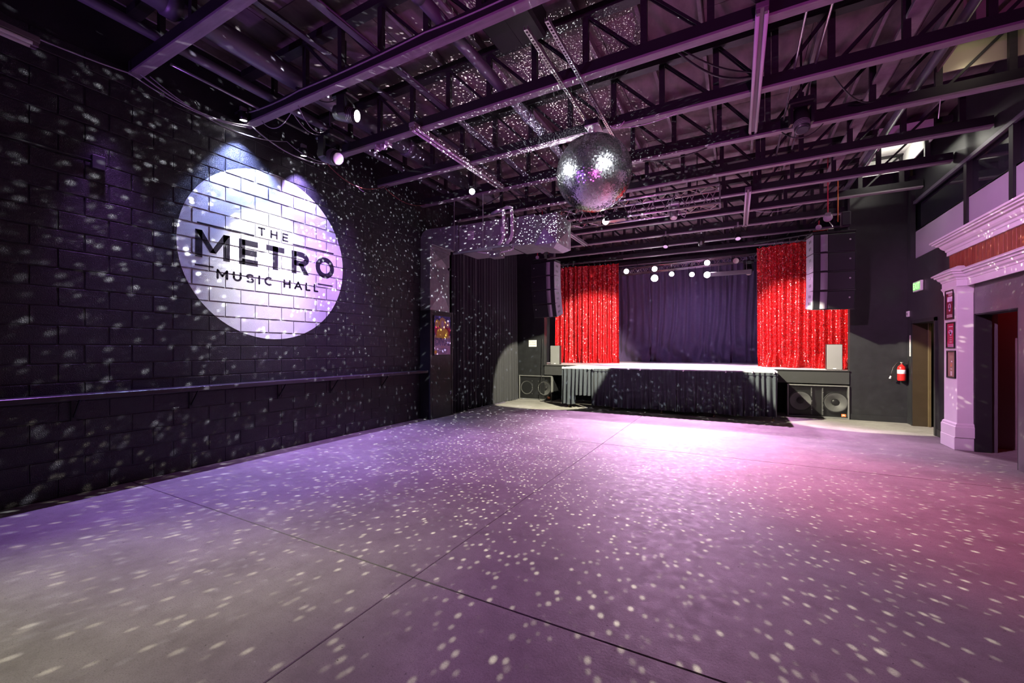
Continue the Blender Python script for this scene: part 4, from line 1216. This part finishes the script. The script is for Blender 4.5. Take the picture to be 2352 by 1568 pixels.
def par(label, loc, aim, mt_lens, body=M_PLASTIC, L=.22, r=.09, group=None, yoke=True, hang=.22, arm=False):
    """par can: body points from loc towards aim; loc is the lens centre"""
    loc = Vector(loc); ax = (Vector(aim) - loc).normalized()
    t = thing('stage_lamp', label, 'stage lamp', loc, group=group)
    MB().lathe([(r * .55, -L), (r * .8, -L * .92), (r, -L * .55), (r, .0), (r * .93, .0), (r * .9, -.015)], (0, 0, 0), ax, 20).build('housing', body, t, True)
    MB().lathe([(r * .9, -.012), (r * .9, -.008)], (0, 0, 0), ax, 20).build('lens', mt_lens, t)
    c = ax * (-L * .45)
    sdv = ax.cross(Vector((0, 0, 1))).normalized() * (r + .012)
    if arm:
        MB().beam(c + Vector((0, 0, hang)), (-6.315 - loc.x, c.y, c.z + hang), .02, .02).build('wall_arm', M_STEELBLK, t)
    if yoke:
        MB().tube([c + sdv, c + sdv + Vector((0, 0, hang * .75)), c - sdv + Vector((0, 0, hang * .75)), c - sdv], .009, 6).build('yoke', M_STEELBLK, t)
        MB().bbox(c.x - .02, c.x + .02, c.y - .045, c.y + .045, c.z + hang * .75, c.z + hang + .03, .004).build('clamp', M_ALU, t)
    return t
CAMP = Vector((-.5, 2, 1.5))
lamps = [(-2.54, 15.38, 4.09, M_LENS, .13, 'brightest white lamp under the back truss facing the hall'),
         (-2.54, 15.38, 4.42, M_LENS, .10, 'white lamp directly above the brightest lamp on the back truss'),
         (-.85, 15.38, 4.07, M_LENS, .11, 'second brightest white lamp under the right half of the back truss'),
         (-.85, 15.38, 4.47, M_LENS2, .10, 'lit lamp on the truss above the second brightest lamp'),
         (-3.53, 15.38, 4.42, M_LENS2, .10, 'lit lamp at the left end of the back truss beside the red curtain'),
         (-1.97, 15.38, 4.19, M_LENS2, .09, 'lit lamp just right of the brightest lamp'),
         (-1.32, 15.38, 4.12, M_LENS2, .09, 'lit lamp midway between the two brightest lamps'),
         (-.0, 15.38, 4.45, M_LENSOFF, .10, 'unlit round lamp near the right end of the back truss')]
for x, y_, z, ml, r, lab in lamps:
    par(lab, (x, y_, z), (x * .6, 2, 1.0), ml, r=r, group='lamps on the back truss', hang=max(.1, 4.55 - z - .05))
# lamps over the floor
for x, y_, aim, lab in ((-1.75, 12.38, (-2.0, 9.5, 0), 'stage front lamp hung over the middle of the stage edge'), (.05, 12.38, (.2, 9.5, 0), 'stage front lamp hung over the right half of the stage edge'), (-.85, 12.60, (-1.4, 16.7, 1.9), 'added lamp turned to the backdrop above the stage edge')):
    par(lab, (x, y_, 4.46), aim, M_LENS3, r=.07, L=.2, group='lamps over the stage edge', hang=.34)
par('lit lamp shining at the camera below the mirror ball truss', (-2.52, 9.02, 4.38), (-.6, 1.5, 1.4), M_LENS, r=.075, L=.18)
bxl = thing('strip_lamp', 'boxy strip lamp with a pink lens under the aluminium truss beside the mirror ball', 'stage lamp', (-2.30, 9.05, 4.47))
MB().bbox(-.24, .24, -.08, .1, -.09, .08, .01).build('housing', M_PLASTIC, bxl)
MB().bbox(-.20, .20, -.07, .09, -.098, -.088, .003).build('lens', M_LENSOFF, bxl)
par('lit lamp shining at the camera under the truss left of the mirror ball', (-4.43, 6.62, 4.58), (-.6, 1.5, 1.4), M_LENS, r=.06, L=.18, hang=1.1)
par('small lit lamp at the block wall above the painted sign', (-6.12, 3.37, 4.80), (-6.30, 3.6, 2.6), M_LENS, r=.05, L=.12, hang=.1, arm=True)
par('small lamp at the block wall beside the hanging moving head', (-6.12, 4.30, 4.68), (-6.30, 4.5, 2.6), M_LENS2, r=.05, L=.12, hang=.1, arm=True)

par('added purple up-light out of view at the rear left of the hall', (-5.9, -3.65, .32), (-2.6, 4.0, 5.6), M_LENS2, group='added rear up-lights', yoke=False)  # unseen fixtures added to go with the ceiling up-light
par('added purple up-light out of view at the rear right of the hall', (1.6, -3.65, .32), (.3, 6.0, 5.6), M_LENS2, group='added rear up-lights', yoke=False)

def moving_head(label, loc, aim, mt_lens, body=M_PLASTIC, s=1.0, rod=.05):
    """hung moving head: loc is the clamp point at the top"""
    t = thing('moving_head', label, 'moving head', loc, group='hung moving heads')
    MB().bbox(-.15 * s, .15 * s, -.12 * s, .12 * s, -.13 * s, -.05 * s, .015).build('base', body, t)
    MB().bbox(-.03, .03, -.03, .03, -.05 * s, .05, .006).build('clamp', M_STEELBLK, t)
    if rod > .06: MB().tube([(0, 0, .04), (0, 0, rod)], .014, 8).build('hanging_rod', M_STEELBLK, t, True)
    c = Vector((0, 0, -.33 * s))
    ax = (Vector(aim) - (Vector(loc) + c)).normalized()
    sdv = ax.cross(Vector((0, 0, 1))).normalized()
    yk = MB()
    for sg in (-1, 1):
        yk.beam(Vector((0, 0, -.13 * s)) + sdv * (.125 * s * sg), c + sdv * (.125 * s * sg) - Vector((0, 0, .06 * s)), .11 * s, .035 * s, up=sdv)
    yk.beam(Vector((0, 0, -.145 * s)) - sdv * .14 * s, Vector((0, 0, -.145 * s)) + sdv * .14 * s, .12 * s, .03 * s)
    yk.build('yoke', body, t)
    hd = MB().lathe([(.06 * s, -.17 * s), (.095 * s, -.15 * s), (.105 * s, -.05 * s), (.10 * s, .05 * s), (.092 * s, .17 * s), (.085 * s, .18 * s)], c, ax, 20).build('head', body, t, True)
    MB().lathe([(.078 * s, .178 * s), (.07 * s, .186 * s)], c, ax, 20).build('lens', mt_lens, hd)
    for k in range(4):
        MB().ring(c + ax * ((.06 + .025 * k) * s), ax, .099 * s, .004 * s, 20, 5).build('cooling_fin', M_GREYCAB, hd)
    return t
moving_head('moving head with pale lens hanging at the upper right of the painted sign', (-5.44, 4.26, 4.90), (-2.0, 4.2, 2.9), M_LENSOFF, s=1.15, rod=.815)
moving_head('smaller moving head with bright lens hung between the two nearest trusses', (-4.62, 3.86, 5.05), (-1.0, 5.2, 3.8), M_LENS2, s=.95, rod=.665)
moving_head('moving head hung between conduits right of the long tube light', (.77, 6.75, 4.96), (.9, 6.0, 2.5), M_GLASS, s=.95, rod=.755)
moving_head('silver moving head hung under the aluminium truss in front of the stage', (-1.14, 9.25, 4.67), (-1.1, 8.2, 1.5), M_LENSOFF, M_ALU, s=.75, rod=.2)
moving_head('moving head hung at the right end of the back truss', (.36, 15.45, 4.48), (.4, 13, 0.5), M_LENSOFF, s=1.0)
t = thing('projector_bar', 'grey batten box hung under the right end of the back truss', 'batten', (-.1, 15.3, 4.05))
MB().bbox(-.65, .55, -.07, .07, -.06, .07, .01).build('housing', M_GREYCAB, t)
MB().tube([(-.4, 0, .07), (-.4, 0, .36)], .01, 6).build('hanger', M_ALU, t); MB().tube([(.4, 0, .07), (.4, 0, .4)], .01, 6).build('hanger', M_ALU, t)

# ================================================================== RIGHT SIDE SMALL THINGS
ex = thing('exit_sign', 'lit green exit sign high on the wall beside the doorway', 'exit sign', (3.215, 11.12, 2.83))
MB().bbox(-.045, .0, -.20, .20, -.10, .10, .006).build('housing', M_WHITE, ex)
MB().box(-.048, -.045, -.18, .18, -.08, .08).build('face_plate', mat('exit_face', (.3, .7, .3), .5, emit=(.25, .75, .2), estr=.7), ex)
text_mb('EXIT', .17, (-.05, 0, 0), (0, -1, 0), (0, 0, 1), bold=.004).build('lettering', M_GREEN, ex)
fe = thing('fire_extinguisher', 'red fire extinguisher with a black hose on the wall beside the doorway', 'fire extinguisher', (3.10, 11.70, .905))
MB().lathe([(.055, 0), (.068, .008), (.07, .03), (.07, .27), (.06, .305), (.03, .33), (.025, .345)], n=24).build('cylinder', M_REDPAINT, fe, True)
MB().lathe([(.0705, .15), (.0712, .151), (.0712, .235), (.0705, .236)], n=24).build('label_band', M_WHITE, fe, True)
MB().lathe([(.022, .345), (.022, .375), (.03, .38), (.03, .395)], n=12).build('valve', M_ALU, fe, True)
MB().beam((-.02, 0, .40), (.10, 0, .44), .02, .012).beam((-.02, 0, .385), (.09, 0, .375), .02, .01).build('handle', M_STEELBLK, fe)
MB().tube([(-.02, 0, .38), (-.08, -.01, .37), (-.14, -.02, .28), (-.17, -.02, .16), (-.18, -.02, .10)], .011, 8).build('hose', M_CABLE, fe, True)
MB().tube([(-.18, -.02, .10), (-.195, -.02, .04)], [.012, .02], 8).build('nozzle', M_WHITE, fe, True)
MB().bbox(-.02, .02, .06, .098, .2, .36, .003).build('wall_bracket', M_STEELBLK, fe)
fs = thing('extinguisher_sign', 'tall narrow sign above the fire extinguisher', 'sign', (3.218, 11.62, 1.647))
MB().box(-.003, 0, -.05, .05, -.22, .22).build('plate', M_WHITE, fs)
text_mb('FIRE EXTINGUISHER', .047, (-.0045, 0, 0), (0, 0, 1), (0, 1, 0)).build('lettering', M_CRIMSON, fs)
tb = thing('thermostat', 'small white alarm box on the wall above the fire extinguisher', 'alarm box', (3.217, 11.70, 2.32))
MB().bbox(-.03, 0, -.06, .06, -.06, .06, .006).build('case', M_WHITE, tb); MB().lathe([(.018, 0), (.012, .008)], (-.03, 0, 0), (-1, 0, 0), 10).build('button', M_GREYCAB, tb)
wo = thing('wall_outlet', 'dark outlet on the black wall beside the pilaster', 'outlet', (3.219, 9.62, .55))
MB().bbox(-.012, 0, -.035, .035, -.06, .06, .003).build('cover', M_PLASTIC, wo); MB().box(-.014, -.012, -.012, .012, .01, .035).box(-.014, -.012, -.012, .012, -.035, -.01).build('socket', M_GREYCAB, wo)

# roof light wells on the mezzanine side
def well(label, x0, x1, y0, y1, z0, z1, inner, tube, col, en):
    t = thing('roof_light_well', label, 'light well', ((x0 + x1) / 2, (y0 + y1) / 2, z0), group='light wells over the mezzanine')
    a, b = (x1 - x0) / 2, (y1 - y0) / 2; h = z1 - z0
    MB().box(-a, a, -b, b, h - .02, h).build('well_top', inner, t)
    for q in ((-a, -a + .02, -b, b), (a - .02, a, -b, b), (-a + .02, a - .02, -b, -b + .02), (-a + .02, a - .02, b - .02, b)):
        MB().box(q[0], q[1], q[2], q[3], 0, h - .02).build('well_side', inner, t)
    if tube:
        MB().tube([(-a + .08, b - .10, .10), (a - .12, b - .10, .10)], .022, 10).build('lit_tube', M_TUBELIT, t, True)
        MB().bbox(-a + .05, a - .08, b - .14, b - .06, .125, .165, .004).build('batten', M_FIXT, t)
    else:
        for xx in (-.12, .14):
            MB().lathe([(.02, 0), (.028, .02), (.02, .04)], (xx, -b + .08, .10), (0, 0, 1), 10).build('bulb', M_TUBELIT, t, True)
    point((t.location.x, t.location.y, z0 + .10), en, col, .05)
    return t
well('white roof light well with a lit tube above the right end of the stage', 2.28, 3.0, 9.75, 11.25, 5.20, 5.55, M_LITWHITE, True, (1, .97, .85), 9)
well('warm metal roof light well at the top right corner', 2.28, 3.1, 6.6, 7.4, 5.15, 5.55, mat('warm_metal', (.50, .46, .36), .35, .6), False, (1, .88, .62), 1.3)

# ================================================================== CABLES
def sag(a, b, s, n=14):
    a = Vector(a); b = Vector(b)
    return [a.lerp(b, k / n) - Vector((0, 0, s * 4 * (k / n) * (1 - k / n))) for k in range(n + 1)]
def cable(label, segs, r=.008, mt=M_CABLE, cat='cable', group='loose cables'):
    pts = []
    for a, b, s in segs:
        q = sag(a, b, s); pts += q if not pts else q[1:]
    o0 = pts[0].copy()
    o = MB().tube([p - o0 for p in pts], r, 6).build('cable', mt, None, True, o0)
    tag(o, label, cat, group)
    return o
cable('pale cable swagged along the top of the block wall at the upper left', [((-6.2, .4, 4.75), (-6.2, 2.15, 4.78), .06), ((-6.2, 2.15, 4.78), (-6.2, 3.45, 4.76), .10)], .008, M_CABLEG)
cable('black cable bundle along the block wall above the painted sign', [((-6.16, 2.2, 4.82), (-6.16, 3.5, 4.80), .14), ((-6.16, 3.5, 4.8), (-6.16, 4.9, 4.80), .16)], .010, M_CABLEG)
cable('thin cable under the cable bundle above the painted sign', [((-6.1, 2.3, 4.80), (-6.1, 4.0, 4.78), .20), ((-6.1, 4.0, 4.78), (-6.1, 4.9, 4.8), .1)], .006, M_CABLEG)
cable('red brown cable sagging along the wall beyond the moving head', [((-6.15, 4.6, 4.85), (-6.15, 6.05, 4.80), .25), ((-6.15, 6.05, 4.8), (-6.15, 7.3, 4.82), .14)], .008, mat('red_brown_cable', (.25, .06, .06), .5))
cable('dark cable sagging behind the red brown cable', [((-6.05, 4.9, 4.82), (-6.05, 6.05, 4.80), .33), ((-6.05, 6.05, 4.8), (-5.6, 7.3, 4.84), .2)], .007)
cable('cable running along the top of the nearest visible truss chord', [((-6.2, 3.43, 4.95), (-5.0, 3.44, 4.93), .03), ((-5.0, 3.44, 4.93), (-2.9, 3.44, 4.93), .02), ((-2.9, 3.44, 4.93), (-1.2, 3.44, 4.93), .03)], .009, M_CABLEG)
cable('dark cable looping between trusses right of the mirror ball', [((-.62, 4.9, 4.93), (.2, 5.8, 4.88), .16)], .013)
cable('second dark cable looping just above the first right of the ball', [((-.55, 5.0, 4.95), (.3, 5.8, 4.90), .10)], .010)
cable('white cable drooping from the truss right of the mirror ball', [((-1.55, 6.06, 4.80), (-.7, 6.06, 4.80), .05)], .006, M_WHITE)
cable('pale cable curling beside the ball motor', [((-1.6, 5.95, 4.80), (-1.4, 5.98, 4.83), .07)], .007, M_WHITE)
cable('dark cable coil hanging off the truss near the hung moving head on the right', [((.95, 6.1, 4.95), (1.7, 7.2, 4.93), .22)], .009, M_CABLE)
cable('grey cable pair draped in front of the tube light near the stage', [((.35, 11.19, 4.80), (1.35, 11.19, 4.80), .09)], .007, M_CABLEG)
cable('black cable arching up from the head of the long tube light', [((-.12, 4.3, 5.3), (.2, 4.62, 4.9), .12)], .014)
cable('thin cable hanging loose below a truss chord at the right', [((2.32, 7.33, 4.8), (2.30, 7.33, 4.55), .0)], .005, M_WHITE)
cable('curly white cable under the silver moving head', [((-1.05, 9.3, 4.5), (-.95, 9.25, 4.32), .04), ((-.95, 9.25, 4.32), (-.9, 9.3, 4.5), .08)], .008, M_WHITE)
cable('thin cable draped between light well and stage truss on the right', [((1.6, 9.9, 4.85), (3.0, 9.95, 4.95), .08)], .006, M_CABLEG)
cable('cable looping below the nearest chord beside the wall lamp', [((-5.9, 3.50, 4.80), (-5.3, 3.55, 4.80), .16), ((-5.3, 3.55, 4.8), (-5.5, 4.2, 4.84), .12)], .006, M_CABLEG)
cable('cable drooping from chord to the hung moving head', [((-5.1, 3.50, 4.80), (-5.4, 4.2, 4.9), .18)], .006, M_CABLEG)
cable('thin cable running to the smaller moving head', [((-4.9, 3.50, 4.95), (-4.62, 3.86, 5.05), .16)], .006, M_CABLE)
cable('power cable draped over the air handler top', [((-5.6, 7.35, 4.80), (-4.2, 7.5, 4.83), .22), ((-4.2, 7.5, 4.83), (-3.4, 7.6, 4.8), .12)], .008, M_CABLE)
cable('black cables bunched on the chord behind the mirror ball', [((-1.4, 7.34, 4.80), (-.4, 7.34, 4.80), .06)], .010, M_CABLE)
cable('looped dark cable below the moving head on the right', [((.6, 7.34, 4.80), (1.1, 7.34, 4.80), .14)], .007, M_CABLE)
cable('cable swag along the chord above the left line array', [((-5.9, 9.91, 4.80), (-4.4, 9.91, 4.80), .14), ((-4.4, 9.91, 4.8), (-3.6, 9.91, 4.8), .10)], .007, M_CABLEG)
cable('speaker cable trailing down the wall to the left woofer', [((-5.28, 11.78, 1.9), (-5.3, 11.76, .80), .0), ((-5.3, 11.76, .8), (-5.36, 11.74, .02), .0)], .007)
pb = thing('plastic_bag', 'crumpled clear plastic hanging from a truss chord near the left tube light', 'plastic', (-4.9, 4.78, 4.83))
rr = random.Random(5)
def fb_(u, v):
    return (.16 * (u - .5) * 2 + rr.uniform(-.02, .02), .05 * math.sin(u * 20) + rr.uniform(-.02, .02), -.02 - .10 * v + rr.uniform(-.02, .02))
MB().grid(fb_, 12, 5).build('crumpled_sheet', mat('clear_plastic', (.7, .66, .72), .15, spec=.8), pb)
